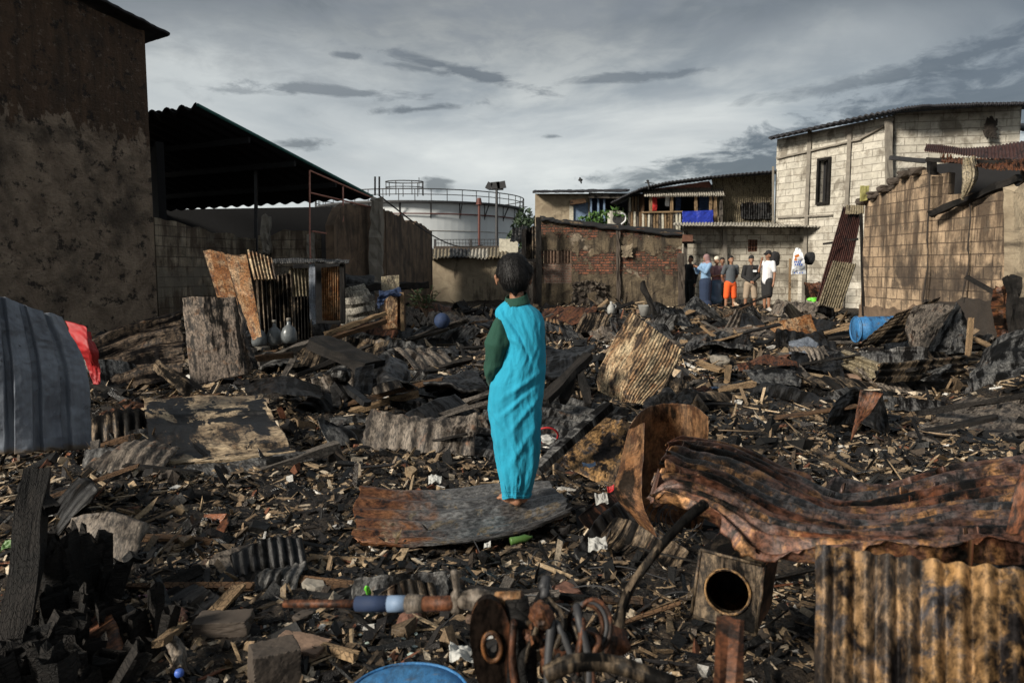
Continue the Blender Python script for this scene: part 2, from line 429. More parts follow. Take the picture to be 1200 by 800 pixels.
def simple(name, c, rough=.6, metal=0, var=.3, bump=.3, sc=12, **k):
    n = N(name); a = n.noise(n.uv, sc, 7, .65)
    d = tuple(x*(1-var) for x in c); e = tuple(min(1, x*(1+var)) for x in c)
    MM[name] = n.set(n.mix(n.ramp(a, [(.3, 0), (.7, 1)]), d, e), rough, metal, n.bump(a, bump, .01), **k); return MM[name]
simple('tank_white', (.52, .55, .56), .5, var=.07, bump=.03, sc=.6)
simple('iron_dark', (.03, .03, .032), .6)
simple('iron_red', (.10, .03, .022), .7)
simple('pipe_pink', (.36, .16, .12), .6)
simple('roof_dark', (.012, .012, .016), .7)
simple('roof_edge_green', (.03, .12, .11), .5)
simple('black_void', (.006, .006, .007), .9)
simple('concrete', (.20, .18, .15), .85, sc=5)
simple('concrete_dark', (.055, .042, .032), .85, sc=5)
simple('blue_paint', (.16, .23, .34), .6)
simple('pale_paint', (.5, .47, .38), .6)
simple('red_plastic', (.30, .008, .010), .6)
simple('blue_tarp', (.012, .03, .30), .4)
metal_mat('blue_drum', (.03, .15, .36), (.05, .20, .42), (.12, .13, .13), (.03, .03, .03), .43, .6, met=0, fine=.4, rough=(.4, .8))
simple('blue_rag', (.012, .028, .075), .8)
simple('red_cloth', (.45, .02, .02), .8)
simple('leaf_green', (.055, .12, .025), .5)
simple('leaf_dark', (.05, .085, .03), .5)
simple('tree_dark', (.02, .04, .015), .7)
simple('bark', (.09, .06, .04), .9)
simple('white_bag', (.72, .74, .76), .45)
simple('print_blue', (.05, .12, .45), .5)
simple('print_orange', (.65, .2, .04), .5)
simple('brown_cloth', (.2, .1, .07), .8)
simple('glass_shard', (.35, .42, .38), .08, var=.2)
simple('bottle_grey', (.10, .11, .115), .3, var=.5)
simple('tin_white', (.34, .34, .32), .6)
simple('lime_plastic', (.15, .6, .05), .4)
simple('yellow_tin', (.30, .28, .10), .7)
simple('brick_red', (.15, .07, .045), .85)
simple('brick_pale', (.17, .11, .075), .9, var=.5, bump=.8)
simple('cable', (.02, .02, .02), .6)
simple('peach_tarp', (.34, .14, .10), .7)
simple('ac_white', (.5, .48, .42), .5)

def wall_mat(name, kind):
    n = N(name); u = n.uv0
    big = n.noise(u, .7, 8, .62, .4); mid = n.noise(u, 2.6, 9, .66, .6); fine = n.noise(u, 22, 6, .7); st = n.noise(n.map(u, (3.5, .5, 1)), 1.3, 8, .65, .3)
    if kind in ('block_cream', 'block_warm', 'block_grey', 'block_pale'):
        pal = {'block_cream': ((.54, .51, .44), (.46, .43, .36), (.33, .30, .25)), 'block_warm': ((.47, .345, .225), (.33, .235, .15), (.15, .105, .07)), 'block_pale': ((.50, .46, .38), (.38, .345, .28), (.22, .19, .15)),
               'block_grey': ((.36, .30, .22), (.25, .205, .145), (.15, .125, .1))}[kind]
        ms_ = .010
        w, h = {'block_cream': (.6, .2), 'block_warm': (.36, .2), 'block_grey': (.4, .2), 'block_pale': (.4, .2)}[kind]
        uu = n.vadd(u, n.map(n.noise(u, 1.5, 3, .5, 0, 'Color'), (.03, .03, 0)))
        b = n.brick(uu, w, h, ms_, .5, pal[0], pal[1], pal[2], 0, .3)
        c = n.mix(.55, b[0], n.mix(1, b[0], n.ramp(mid, [(.3, .45), (.65, 1.25)]), 'MULTIPLY'))
        soot = n.ramp(n.math('ADD', n.math('MULTIPLY', st, .55), n.math('MULTIPLY', big, .45)), [(.455, .92), (.545, 0)] if kind in ('block_warm', 'block_grey') else [(.36, .7), (.45, 0)])
        c = n.mix(soot, c, (.06, .04, .026))
        c = n.mix(n.ramp(n.noise(n.vadd(u, (5, 5, 0)), 3.5, 9, .7), [(.54, 0), (.60, .6)]), c, (.11, .085, .06) if kind != 'block_cream' else (.24, .21, .17))
        c = n.mix(n.ramp(n.noise(n.vadd(u, (1, 5, 0)), 9, 8, .75), [(.36, .75), (.42, 0)]), c, (.05, .04, .03) if kind != 'block_cream' else (.2, .18, .15))
        c = n.mix(n.ramp(n.noise(n.map(n.vadd(u, (9, 2, 0)), (1.0, .7, 1)), 1.2, 8, .6, .3), [(.385, .8), (.45, 0)]), c, (.035, .026, .02) if kind == 'block_warm' else (.16, .14, .11))
        hgt = n.math('ADD', n.math('MULTIPLY', b[1], -1.4), n.math('ADD', n.math('MULTIPLY', fine, .5), n.math('MULTIPLY', mid, .9))); bd = .04
        if kind == 'block_warm': # patches where the face of the wall is still rendered
            pass
    elif kind == 'brick_burnt':
        uu = n.vadd(u, n.map(n.noise(u, 4, 3, .5, 0, 'Color'), (.03, .02, 0)))
        b = n.brick(uu, .22, .072, .012, .5, (.34, .12, .06), (.13, .055, .035), (.06, .05, .04), 0, .2)
        z = n.sep(u)[1]
        # a band of bare brick between render above and below, its border wandering with the noise
        zz = n.math('ADD', z, n.math('MULTIPLY', n.math('SUBTRACT', mid, .5), 1.3))
        m = n.ramp(n.math('MULTIPLY', zz, .3), [(.30, 0), (.33, 1), (.46, 1), (.49, .0), (.60, 0), (.63, 1), (.70, 1), (.73, 0)])
        m = n.math('MULTIPLY', m, n.ramp(n.noise(n.vadd(u, (3, 8, 0)), 4, 8, .75), [(.455, 0), (.49, 1)]))
        pl = n.mix(n.ramp(mid, [(.38, 0), (.62, 1)]), (.065, .048, .03), (.19, .145, .09))
        pl = n.mix(n.ramp(st, [(.42, .8), (.5, 0)]), pl, (.02, .015, .011))
        pl = n.mix(n.ramp(n.noise(n.vadd(u, (2, 1, 0)), 1.1, 9, .65, .5), [(.60, 0), (.64, .75)]), pl, (.33, .27, .2))
        c = n.mix(m, pl, b[0]); c = n.mix(n.ramp(fine, [(.35, .5), (.55, 0)]), c, (.02, .015, .01))
        hgt = n.math('ADD', n.math('MULTIPLY', n.math('MULTIPLY', b[1], -1.5), m), n.math('ADD', n.math('MULTIPLY', m, -.8), n.math('MULTIPLY', mid, 1.6))); bd = .05
    elif kind == 'brick_plain':
        b = n.brick(u, .2, .07, .014, .5, (.34, .2, .14), (.22, .12, .09), (.28, .22, .17), 0, .2)
        c = n.mix(n.ramp(mid, [(.35, .6), (.55, 0)]), b[0], (.1, .07, .05)); hgt = n.math('ADD', n.math('MULTIPLY', b[1], -1.5), fine); bd = .03
    elif kind == 'plaster_big':
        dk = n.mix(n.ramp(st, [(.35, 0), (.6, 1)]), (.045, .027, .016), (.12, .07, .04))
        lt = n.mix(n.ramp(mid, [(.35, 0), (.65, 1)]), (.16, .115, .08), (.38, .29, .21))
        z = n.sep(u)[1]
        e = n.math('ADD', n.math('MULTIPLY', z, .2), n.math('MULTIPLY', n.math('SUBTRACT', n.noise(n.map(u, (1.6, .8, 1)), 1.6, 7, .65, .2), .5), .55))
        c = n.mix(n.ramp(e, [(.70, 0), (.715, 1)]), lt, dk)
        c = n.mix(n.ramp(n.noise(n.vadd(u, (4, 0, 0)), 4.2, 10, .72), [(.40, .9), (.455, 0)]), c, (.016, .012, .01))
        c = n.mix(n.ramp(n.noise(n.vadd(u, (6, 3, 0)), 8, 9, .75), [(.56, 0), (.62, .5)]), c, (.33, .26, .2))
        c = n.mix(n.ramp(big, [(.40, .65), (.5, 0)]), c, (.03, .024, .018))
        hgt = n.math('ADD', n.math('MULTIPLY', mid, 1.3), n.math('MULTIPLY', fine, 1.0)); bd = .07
    elif kind in ('plaster_dark', 'plaster_beige', 'plaster_charred'):
        p = {'plaster_dark': ((.065, .045, .03), (.19, .13, .085), .42), 'plaster_beige': ((.24, .19, .13), (.40, .33, .23), .4),
             'plaster_charred': ((.012, .01, .009), (.04, .032, .026), .45)}[kind]
        c = n.mix(n.ramp(mid, [(.35, 0), (.65, 1)]), p[0], p[1])
        c = n.mix(n.ramp(n.math('ADD', n.math('MULTIPLY', st, .5), n.math('MULTIPLY', big, .5)), [(p[2], .8), (p[2]+.07, 0)]), c, (.03, .022, .016))
        hgt = n.math('ADD', mid, n.math('MULTIPLY', fine, .5)); bd = .03
    elif kind == 'bubbled':
        v = n.vor(n.vadd(u, n.map(n.noise(u, 6, 4, .6, 0, 'Color'), (.08, .08, 0))), 7)
        c = n.mix(n.ramp(v, [(.15, 0), (.6, 1)]), (.17, .14, .105), (.05, .038, .028)); c = n.mix(n.ramp(mid, [(.4, .7), (.5, 0)]), c, (.03, .02, .015))
        hgt = n.math('MULTIPLY', v, -2.5); bd = .05
    MM[name] = n.set(c, .88, 0, n.bump(hgt, 1.0, bd)); return MM[name]
for k in ('block_pale', 'block_cream', 'block_warm', 'block_grey', 'brick_burnt', 'brick_plain', 'plaster_big', 'plaster_dark', 'plaster_beige', 'plaster_charred', 'bubbled'): wall_mat(k, k)
def rust_end():
    n = N('metal_rust_end'); u = n.uv0; x, y, z = n.sep(u)
    a = n.noise(n.map(u, (1.5, 2.0, 1)), 4.5, 9, .75, .5); b = n.noise(u, 7, 9, .7, .4); f = n.noise(n.map(u, (.6, 1.5, 1)), 60, 5, .75)
    m = n.ramp(n.math('ADD', x, n.math('MULTIPLY', n.math('SUBTRACT', b, .5), 1.1)), [(.20, 1), (.42, 0)])
    g = n.mix(n.ramp(a, [(.4, 0), (.6, 1)]), (.06, .058, .058), (.20, .195, .19)); g = n.mix(n.ramp(b, [(.56, 0), (.6, .8)]), g, (.22, .17, .11))
    r = n.mix(n.ramp(a, [(.4, 0), (.6, 1)]), (.10, .035, .016), (.24, .11, .05)); r = n.mix(n.ramp(b, [(.56, 0), (.62, .9)]), r, (.42, .30, .17)); r = n.mix(n.ramp(a, [(.40, .9), (.44, 0)]), r, (.015, .01, .008))
    c = n.mix(m, g, r); c = n.mix(.75, c, n.mix(1, c, n.ramp(f, [(.42, .2), (.58, 1.2)]), 'MULTIPLY'))
    MM['metal_rust_end'] = n.set(c, n.math('MULTIPLY_ADD', b, .5, .12), .4, n.bump(n.math('ADD', n.math('MULTIPLY', a, .3), n.math('MULTIPLY', f, .3)), .8, .006), .35)
rust_end()
def ribbed_blue():
    n = N('ribbed_sheet_paint'); u = n.uv0; x, y, z = n.sep(u)
    a = n.noise(n.map(u, (5, 1, 1)), 1.6, 8, .65, .4); b = n.noise(u, 9, 9, .7, .5); f = n.noise(u, 55, 5, .75); sp = n.noise(n.vadd(u, (3, 1, 0)), 26, 3, .5)
    c = n.mix(n.ramp(a, [(.38, 0), (.62, 1)]), (.115, .13, .16), (.21, .235, .275)); c = n.mix(n.ramp(b, [(.60, 0), (.66, .6)]), c, (.06, .065, .075))
    c = n.mix(n.ramp(sp, [(.70, 0), (.73, .9)]), c, (.02, .02, .022)); c = n.mix(n.ramp(f, [(.66, 0), (.70, .8)]), c, (.42, .42, .42))
    ex = n.math('DIVIDE', n.math('SUBTRACT', x, .86), .05); ey = n.math('DIVIDE', n.math('SUBTRACT', y, .45), .16)
    r = n.math('ADD', n.math('SQRT', n.math('ADD', n.math('MULTIPLY', ex, ex), n.math('MULTIPLY', ey, ey))), n.math('MULTIPLY', n.math('SUBTRACT', b, .5), 5))
    c = n.mix(n.ramp(r, [(.55, .9), (.7, 0)]), c, (.5, .22, .07))
    c = n.mix(n.ramp(n.math('ADD', y, n.math('MULTIPLY', n.math('SUBTRACT', b, .5), .1)), [(.93, 0), (.95, .9)]), c, (.16, .12, .08))
    MM['ribbed_sheet_paint'] = n.set(c, n.math('MULTIPLY_ADD', b, .4, .25), .2, n.bump(n.math('ADD', n.math('MULTIPLY', b, .5), n.math('MULTIPLY', f, .2)), .8, .008), .5)
ribbed_blue()
# clothes, skin, hair
def cloth(name, c, weave=700, sheen=.04, var=.12, rough=.85):
    n = N(name); w = n.noise(n.map(n.uv, (1, 1, 1)), weave, 2, .5); a = n.noise(n.uv, 9, 6, .6); f = n.noise(n.map(n.uv, (14, 2.2, 1)), 2.0, 6, .6, .6)
    d = tuple(x*(1-var) for x in c); e = tuple(min(1, x*(1+var)) for x in c)
    col = n.mix(n.ramp(a, [(.3, 0), (.7, 1)]), d, e)
    MM[name] = n.set(col, rough, 0, n.bump(n.math('ADD', n.math('MULTIPLY', w, .12), n.math('ADD', n.math('MULTIPLY', f, .7), n.math('MULTIPLY', n.noise(n.uv, 32, 6, .65, .8), .5))), .7, .012), **{'Sheen Weight': sheen}); return MM[name]
cloth('cloth_turquoise', (.008, .28, .43)); cloth('cloth_green', (.004, .048, .03)); cloth('cloth_denim', (.20, .33, .50)); cloth('cloth_navy', (.012, .025, .06))
cloth('cloth_mauve', (.30, .17, .19)); cloth('cloth_pinkbrown', (.25, .15, .15)); cloth('cloth_polo', (.07, .08, .09)); cloth('cloth_orange', (.75, .10, .015))
cloth('cloth_black', (.012, .012, .013)); cloth('cloth_beige', (.32, .25, .18)); cloth('cloth_white', (.72, .72, .74)); cloth('cloth_check', (.10, .18, .28)); cloth('cloth_cream', (.6, .55, .45))
n = N('skin'); a = n.noise(n.ob, 30, 5, .6); n.set(n.mix(a, (.24, .115, .065), (.33, .17, .10)), .5, 0, n.bump(a, .15, .003), **{'Subsurface Weight': .1, 'Subsurface Radius': (.01, .004, .002)}); MM['skin'] = n.m
n = N('hair_black'); a = n.noise(n.map(n.ob, (60, 60, 6)), 4, 4, .6); n.set((.007, .0065, .0065), .55, 0, n.bump(a, .6, .004), .25); MM['hair_black'] = n.m
# ground
n = N('burnt_ground'); o_ = n.tc.outputs['Object']
a = n.noise(o_, 1.2, 8, .65); b = n.noise(o_, 14, 8, .7, .4); c_ = n.noise(o_, 55, 5, .7); v = n.vor(o_, 38)
col = n.mix(n.ramp(b, [(.42, 0), (.60, 1)]), (.010, .009, .008), (.075, .055, .038))
col = n.mix(n.ramp(a, [(.40, .8), (.58, .1)]), col, (.009, .0085, .009))
col = n.mix(n.ramp(c_, [(.60, 0), (.66, .8)]), col, (.25, .20, .14))
n.set(col, n.ramp(b, [(.35, .25), (.6, .85)]), 0, n.bump(n.math('ADD', n.math('MULTIPLY', b, 1.4), n.math('ADD', n.math('MULTIPLY', v, -.6), n.math('MULTIPLY', c_, .5))), 1, .04), .25); MM['ground'] = n.m
n = N('rubble_chips'); at = n.t.nodes.new('ShaderNodeAttribute'); at.attribute_name = 'Col'
a = n.noise(n.tc.outputs['Object'], 70, 4, .7); r_ = n.noise(n.tc.outputs['Object'], 3, 3, .5)
n.set(n.mix(1, at.outputs['Color'], n.ramp(a, [(.3, .35), (.65, 1.2)]), 'MULTIPLY'), n.ramp(r_, [(.42, .16), (.6, .8)]), 0, n.bump(a, .6, .01), .3); MM['chips'] = n.m
# ------------------------------------------------------------------ camera
cam = bpy.data.cameras.new('camera'); co = bpy.data.objects.new('camera', cam); COL.objects.link(co)
cam.lens = 36*FPX/1200; cam.sensor_width = 36; cam.clip_start = .05; cam.clip_end = 3000
co.location = (0, 0, CAMZ); co.rotation_euler = (math.pi/2-PITCH, 0, 0); scn.camera = co
cam.dof.use_dof = True; cam.dof.focus_distance = 5.5; cam.dof.aperture_fstop = 6.3

# ------------------------------------------------------------------ sun and sky
SUN = np.array((-.80, -.60, 0)); EL = R(27)
sd = np.array((SUN[0]*math.cos(EL), SUN[1]*math.cos(EL), math.sin(EL)))
sl = bpy.data.lights.new('sun', 'SUN'); sl.energy = 3.7; sl.angle = R(12); sl.color = (1, .92, .8)
so = bpy.data.objects.new('sun', sl); COL.objects.link(so); so.rotation_euler = Vector(sd).to_track_quat('Z', 'Y').to_euler(); so.location = (-20, -15, 18)
w = bpy.data.worlds.new('World'); scn.world = w; w.use_nodes = True; nt = w.node_tree; nt.nodes.clear()
class WN(N):
    def __init__(s, t): s.t = t
W_ = WN(nt)
out = nt.nodes.new('ShaderNodeOutputWorld'); bg = nt.nodes.new('ShaderNodeBackground'); nt.links.new(bg.outputs[0], out.inputs[0])
sky = nt.nodes.new('ShaderNodeTexSky'); sky.sky_type = 'NISHITA'; sky.sun_disc = False; sky.sun_elevation = EL; sky.sun_rotation = math.atan2(SUN[0], SUN[1])
sky.air_density = 1.2; sky.dust_density = 2
tc = nt.nodes.new('ShaderNodeTexCoord'); gx, gy, gz = W_.sep(tc.outputs['Generated'])
AZ = W_.math('ARCTAN2', gx, gy); ELV = W_.math('ARCSINE', gz)
def skyae(px, py):
    d = P(px, py, 1.0)-np.array((0, 0, CAMZ)); return math.atan2(d[0], d[1]), math.asin(d[2]/np.linalg.norm(d))
cb = nt.nodes.new('ShaderNodeCombineXYZ'); nt.links.new(AZ, cb.inputs[0]); nt.links.new(ELV, cb.inputs[1]); AE = cb.outputs[0]
n1 = W_.noise(W_.map(AE, (1.6, 4.2, 1)), 1.15, 7, .55, .5)
n2 = W_.noise(W_.map(AE, (5, 16, 1)), 1.3, 8, .6, .8)
n3 = W_.noise(W_.map(AE, (7, 20, 1)), 2.0, 8, .65, .4)
base = W_.ramp(W_.math('ADD', W_.math('MULTIPLY', n1, .82), W_.math('MULTIPLY', n2, .18)), [(.34, (1.0, 1.17, 1.38)), (.47, (2.0, 2.2, 2.35)), (.55, (3.3, 3.45, 3.42)), (.68, (4.2, 4.3, 4.2))])
# the pale band of cloud over the roofs, greyer overhead
elr = W_.ramp(ELV, [(0, 1.2), (.10, 1.15), (.20, .92), (.30, .52), (.42, .36), (1.0, .6)])
base = W_.mix(1, base, elr, 'MULTIPLY')
def glow(px, py, hw, hh, amt, col):
    global base
    a0, e0 = skyae(px, py); x = W_.math('DIVIDE', W_.math('SUBTRACT', AZ, a0), hw/FPX); y = W_.math('DIVIDE', W_.math('SUBTRACT', ELV, e0), hh/FPX)
    r = W_.math('ADD', W_.math('SQRT', W_.math('ADD', W_.math('MULTIPLY', x, x), W_.math('MULTIPLY', y, y))), W_.math('MULTIPLY', W_.math('SUBTRACT', n2, .5), 1.2))
    base = W_.mix(W_.ramp(r, [(0, amt), (1, 0)]), base, col)
glow(250, 95, 260, 90, .6, (3.6, 3.75, 3.7)); glow(560, 195, 420, 70, .6, (4.2, 4.3, 4.2)); glow(800, 170, 120, 60, .4, (4.3, 4.3, 4.1)); glow(1000, 40, 160, 40, .35, (2.8, 2.9, 2.9))
def cloud(px, py, hw, hh, tilt, dens, soft=.55, col=(.62, .70, .80)):
    """one dark cloud: a wind-drawn ellipse broken by noise"""
    global base
    a0, e0 = skyae(px, py); ra, re = hw/FPX, hh/FPX; ct, st_ = math.cos(tilt), math.sin(tilt)
    da = W_.math('SUBTRACT', AZ, a0); de = W_.math('SUBTRACT', ELV, e0)
    x = W_.math('ADD', W_.math('MULTIPLY', da, ct/ra), W_.math('MULTIPLY', de, st_/ra))
    y = W_.math('ADD', W_.math('MULTIPLY', da, -st_/re), W_.math('MULTIPLY', de, ct/re))
    r = W_.math('SQRT', W_.math('ADD', W_.math('MULTIPLY', x, x), W_.math('MULTIPLY', y, y)))
    r = W_.math('ADD', r, W_.math('MULTIPLY', W_.math('SUBTRACT', n3, .5), 3.0))
    f = W_.ramp(r, [(1-soft, dens), (1, 0)]) if soft < 1 else W_.ramp(r, [(0, dens), (1, 0)])
    base = W_.mix(f, base, tuple(c*1.0 for c in col))
D1 = (.62, .70, .80)
for c in [(395, 108, 110, 6, -.02, .7), (352, 168, 38, 7, 0, .75), (545, 85, 105, 8, -.22, .85), (500, 82, 45, 6, -.15, .7), (735, 91, 85, 6, .03, .7),
          (492, 128, 60, 5, .1, .8), (410, 66, 22, 4.5, -.05, .8), (646, 160, 14, 3, 0, .7), (512, 216, 20, 9, 0, .8), (300, 108, 50, 5, 0, .5)]:
    cloud(*c, col=D1)
cloud(900, 190, 260, 34, .22, .95, .6, (.52, .62, .76)); cloud(1100, 135, 280, 48, .26, .95, .6, (.58, .68, .82)); cloud(1120, 66, 120, 16, .2, .9, .6, (.55, .64, .76))
cloud(760, 207, 75, 13, .05, .8, .7, (.8, .92, 1.05)); cloud(985, 100, 95, 9, .12, .7, .7, (.9, 1.0, 1.1)); cloud(100, 0, 420, 60, -.1, .45, .9, (1.2, 1.3, 1.4)); cloud(620, 10, 330, 50, 0, .6, .9, (1.15, 1.25, 1.38))
mixs = W_.mix(.93, sky.outputs[0], base)
nt.links.new(mixs, bg.inputs[0]); bg.inputs[1].default_value = .124
scn.view_settings.view_transform = 'Standard'; scn.view_settings.look = 'None'; scn.view_settings.exposure = .66; scn.view_settings.gamma = 1
scn.cycles.max_bounces = 5; scn.cycles.use_denoising = True

# ------------------------------------------------------------------ ground: fine near the camera, to the horizon
nr, na = 520, 620
rr = np.concatenate([np.geomspace(.55, 30, nr-60), np.geomspace(31, 1600, 60)])
aa = np.linspace(-R(62), R(62), na)
RR, AA = np.meshgrid(rr, aa, indexing='ij'); X, Y = RR*np.sin(AA), RR*np.cos(AA)
Zg = gh(X, Y)
det = .020*fbm(X*9, Y*9, 0, 31, 3)+.012*np.abs(fbm(X*26, Y*26, 0, 37, 2))
Zg = Zg+det*(1-sm(18, 30, RR))
ix = np.arange(nr*na).reshape(nr, na)
F = np.stack([ix[:-1, :-1], ix[:-1, 1:], ix[1:, 1:], ix[1:, :-1]], -1).reshape(-1, 4)[:, ::-1]
g = mk('ground', np.stack([X, Y, Zg], -1).reshape(-1, 3), F, MM['ground'], base=(0, 0, 0), smooth=True); T(g, kind='structure')
# a plain sheet under and behind for every other direction
gg = Geo(); q = np.linspace(-R(180), R(180), 61)
V = [(0, 0, -.9)]+[(1600*math.sin(a), 1600*math.cos(a), -.9) for a in q[:-1]]
gg.add(V, [(0, 1+(i+1) % 60, 1+i) for i in range(60)]); g2 = gg.build('terrain', MM['ground'], base=(0, 0, -.9)); T(g2, kind='structure')

# ------------------------------------------------------------------ walls
def wall(name, p0, p1, prof, mat, thick=.2, z0=-.15, holes=(), parent=None, jag=.05, step=.15, seed=1):
    """upright wall from p0 to p1 (plan points); prof = [(share of length, top z)]; holes = (s0,s1,z0,z1) in metres"""
    p0 = np.array(p0[:2], float); p1 = np.array(p1[:2], float); d = p1-p0; L = np.linalg.norm(d); d /= L; nn = np.array((-d[1], d[0]))
    if nn[1] < 0 or (abs(nn[1]) < 1e-6 and 0): nn = -nn
    ss = sorted(set([round(x, 4) for x in np.linspace(0, L, max(2, int(L/step)+1))]+[round(h[k], 4) for h in holes for k in (0, 1)]))
    ts = [p[0]*L for p in prof]; tz = [p[1] for p in prof]
    top = np.interp(ss, ts, tz)+jag*np.round(np.array([vn(s*3.1, 0, 0, seed)+.6*vn(s*9, 2, 0, seed) for s in ss])*2)/2
    zz = sorted(set([z0]+[round(h[k], 4) for h in holes for k in (2, 3)]))+[1e3]
    ns, nz = len(ss)-1, len(zz)-1
    solid = [[True]*nz for _ in range(ns)]
    for i in range(ns):
        for j in range(nz):
            cm = (ss[i]+ss[i+1])/2; lo = zz[j]; hi = min(zz[j+1], (top[i]+top[i+1])/2); cz = (lo+hi)/2
            if lo >= min(top[i], top[i+1]): solid[i][j] = False
            for h in holes:
                if h[0] < cm < h[1] and h[2] < cz < h[3]: solid[i][j] = False
    V = {}; L_ = []; F = []
    def vid(i, j, k):
        if (i, j, k) not in V:
            z = min(zz[j], top[i]); p = p0+d*ss[i]+nn*(k*thick); V[(i, j, k)] = len(L_); L_.append((p[0], p[1], z))
        return V[(i, j, k)]
    for i in range(ns):
        for j in range(nz):
            if not solid[i][j]: continue
            a = [vid(i, j, 0), vid(i+1, j, 0), vid(i+1, j+1, 0), vid(i, j+1, 0)]; b = [vid(i, j, 1), vid(i+1, j, 1), vid(i+1, j+1, 1), vid(i, j+1, 1)]
            F += [a, b[::-1]]
            if i == 0 or not solid[i-1][j]: F.append([a[0], a[3], b[3], b[0]])
            if i == ns-1 or not solid[i+1][j]: F.append([a[1], b[1], b[2], a[2]])
            if j == 0 or not solid[i][j-1]: F.append([a[0], b[0], b[1], a[1]])
            if j == nz-1 or not solid[i][j+1]: F.append([a[3], a[2], b[2], b[3]])
    return mk(name, L_, F, mat, parent, base=None if parent is not None else (p0[0], p0[1], 0), udir=tuple(d))
def rib_roof(name, A, B, C, D_, mat, ribs, amp=.03, parent=None, thick=.01, crump=.004, prof='sine', ribdir='u'):
    """A,B far/near ends ...: rows [A,B],[C,D]"""
    return sheet(name, [[A, B], [C, D_]], mat, ribs=ribs, amp=amp, crump=crump, cs=1.5, rag=0.0, res=max(60, ribs*8), thick=thick, parent=parent, prof=prof, ribdir=ribdir)
XY = lambda px, py, D: P(px, py, D)[:2]

# ---- the tall house wall and its roof strip (far end at px 185, near end beyond the frame)
t = thing('house', (-7.4, 12, 0), 'tall windowless house with dark scorched plaster, rough patches and a thin metal roof edge', 'house')
f1 = XY(177, 200, 14.2); n1_ = XY(-60, 200, 10.9); dd = (n1_-f1)/np.linalg.norm(n1_-f1); nn1 = f1+dd*9.5
prof = [(0, 5.55), (.35, 5.85), (1, 6.5)]
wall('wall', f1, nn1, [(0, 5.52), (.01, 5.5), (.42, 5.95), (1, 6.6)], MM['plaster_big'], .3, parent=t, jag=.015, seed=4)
wall('end_wall', f1+np.array((-.16, -.10)), f1+np.array((-3.6, 2.1)), [(0, 5.5), (1, 5.5)], MM['plaster_dark'], .2, parent=t, jag=.01)
e1 = f1-dd*.28+np.array((.25, 0)); e2 = f1+dd*9.5+np.array((.25, -.1))
sheet('roof', [[(e1[0], e1[1], 5.56), (e2[0], e2[1], 6.68)], [(e1[0]-4, e1[1]+3, 5.62), (e2[0]-4, e2[1]+3, 6.72)]], MM['roof_dark'], ribs=40, amp=.005, res=200, thick=.05, rag=0, crump=.008, parent=t)

# ---- open shed beside it
t = thing('open_shed', (-5.5, 18, 0), 'wide open shed with a black sloping roof, pitch dark inside, beside the tall plaster house', 'shed')
A = P(232, 125, 15.); Bq = P(437, 232, 18.4); C = P(236, 244, 21.); Fq = P(150, 131, 14.6)
Ck = C+(C-Bq)*.9; Fk = Fq+np.array((-3, 2.5, 0)); Ff = np.array((Ck[0], Ck[1], Ck[2]))
rib_roof('roof', A, Bq, A+(Ff-Bq)*.9, Ff, MM['roof_dark'], 26, .03, t, .03, ribdir='v')
rib_roof('roof_slope', Fq+np.array((-1.5, 1, -.05)), A+np.array((-.02, 0, .01)), Fq+np.array((-3.5, 6, -.1)), A+np.array((-2.4, 6, .05)), MM['roof_dark'], 8, .05, t, .03)
gq = Geo(); gq.tube([A+np.array((0, -.03, .03)), Bq+np.array((0, -.03, .03))], .035, 8); gq.build('roof_edge', MM['roof_edge_green'], t)
for k, (pa, pb) in enumerate([((A*.75+Bq*.25), (A*.75+Bq*.25)+(Ff-Bq)*.6), ((A*.5+Bq*.5), (A*.5+Bq*.5)+(Ff-Bq)*.6), ((A*.25+Bq*.75), (A*.25+Bq*.75)+(Ff-Bq)*.6)]):
    gq = Geo().bar(pa-np.array((0, 0, .14)), pb-np.array((0, 0, .14)), .06, .12); gq.build('rafter', MM['black_void'], t)
b0 = C+np.array((.1, 1.4, 0)); b1 = P(441, 238, 23)
wall('back_wall', P(150, 250, 21.5), P(446, 250, 24.), [(0, P(200, 247, 21.7)[2]), (1, P(440, 241, 23.9)[2])], MM['black_void'], .15, parent=t, jag=.0)  # inner walls coloured near-black so the shed interior reads as deep shade
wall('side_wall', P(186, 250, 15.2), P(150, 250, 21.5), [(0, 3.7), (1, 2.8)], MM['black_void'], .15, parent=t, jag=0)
gq = Geo(); 
for px in (300, 412): gq = Geo().bar(P(px, 330, 17.5), P(px, 180 if px == 300 else 236, 17.5), .07); gq.build('post', MM['iron_dark'], t)
# low block wall of the shed
o = wall('low_block_wall', XY(183, 300, 14.3), XY(300, 300, 17.2), [(0, P(185, 257, 14.3)[2]), (1, P(300, 280, 17.2)[2])], MM['block_grey'], .18, jag=.04, seed=9)
T(o, 'low grey block wall with broken top under the dark shed roof, next to the tall plaster house', 'wall')
o = wall('low_block_wall', XY(303, 300, 16.6), XY(372, 300, 16.2), [(0, P(305, 276, 16.6)[2]), (.6, P(345, 270, 16.4)[2]), (1, P(372, 271, 16.2)[2])], MM['block_grey'], .18, jag=.05, seed=12)
T(o, 'short soot stained block wall behind the leaning corrugated sheets and the rusty hut', 'wall')
# concrete stump post between them
o = plank('concrete_post', P(313, 300, 16.4), P(311, 250, 16.4), .16, .16, MM['concrete'], wob=.5, rag=1.2); T(o, 'broken concrete post with bare rods rising between the two low block walls', 'post')
o = plank('concrete_post', P(366, 345, 15.8), P(364, 272, 15.8), .14, .14, MM['concrete'], wob=.4, rag=1.0); T(o, 'scorched concrete post at the end of the short block wall beneath the red pipe rack', 'post')
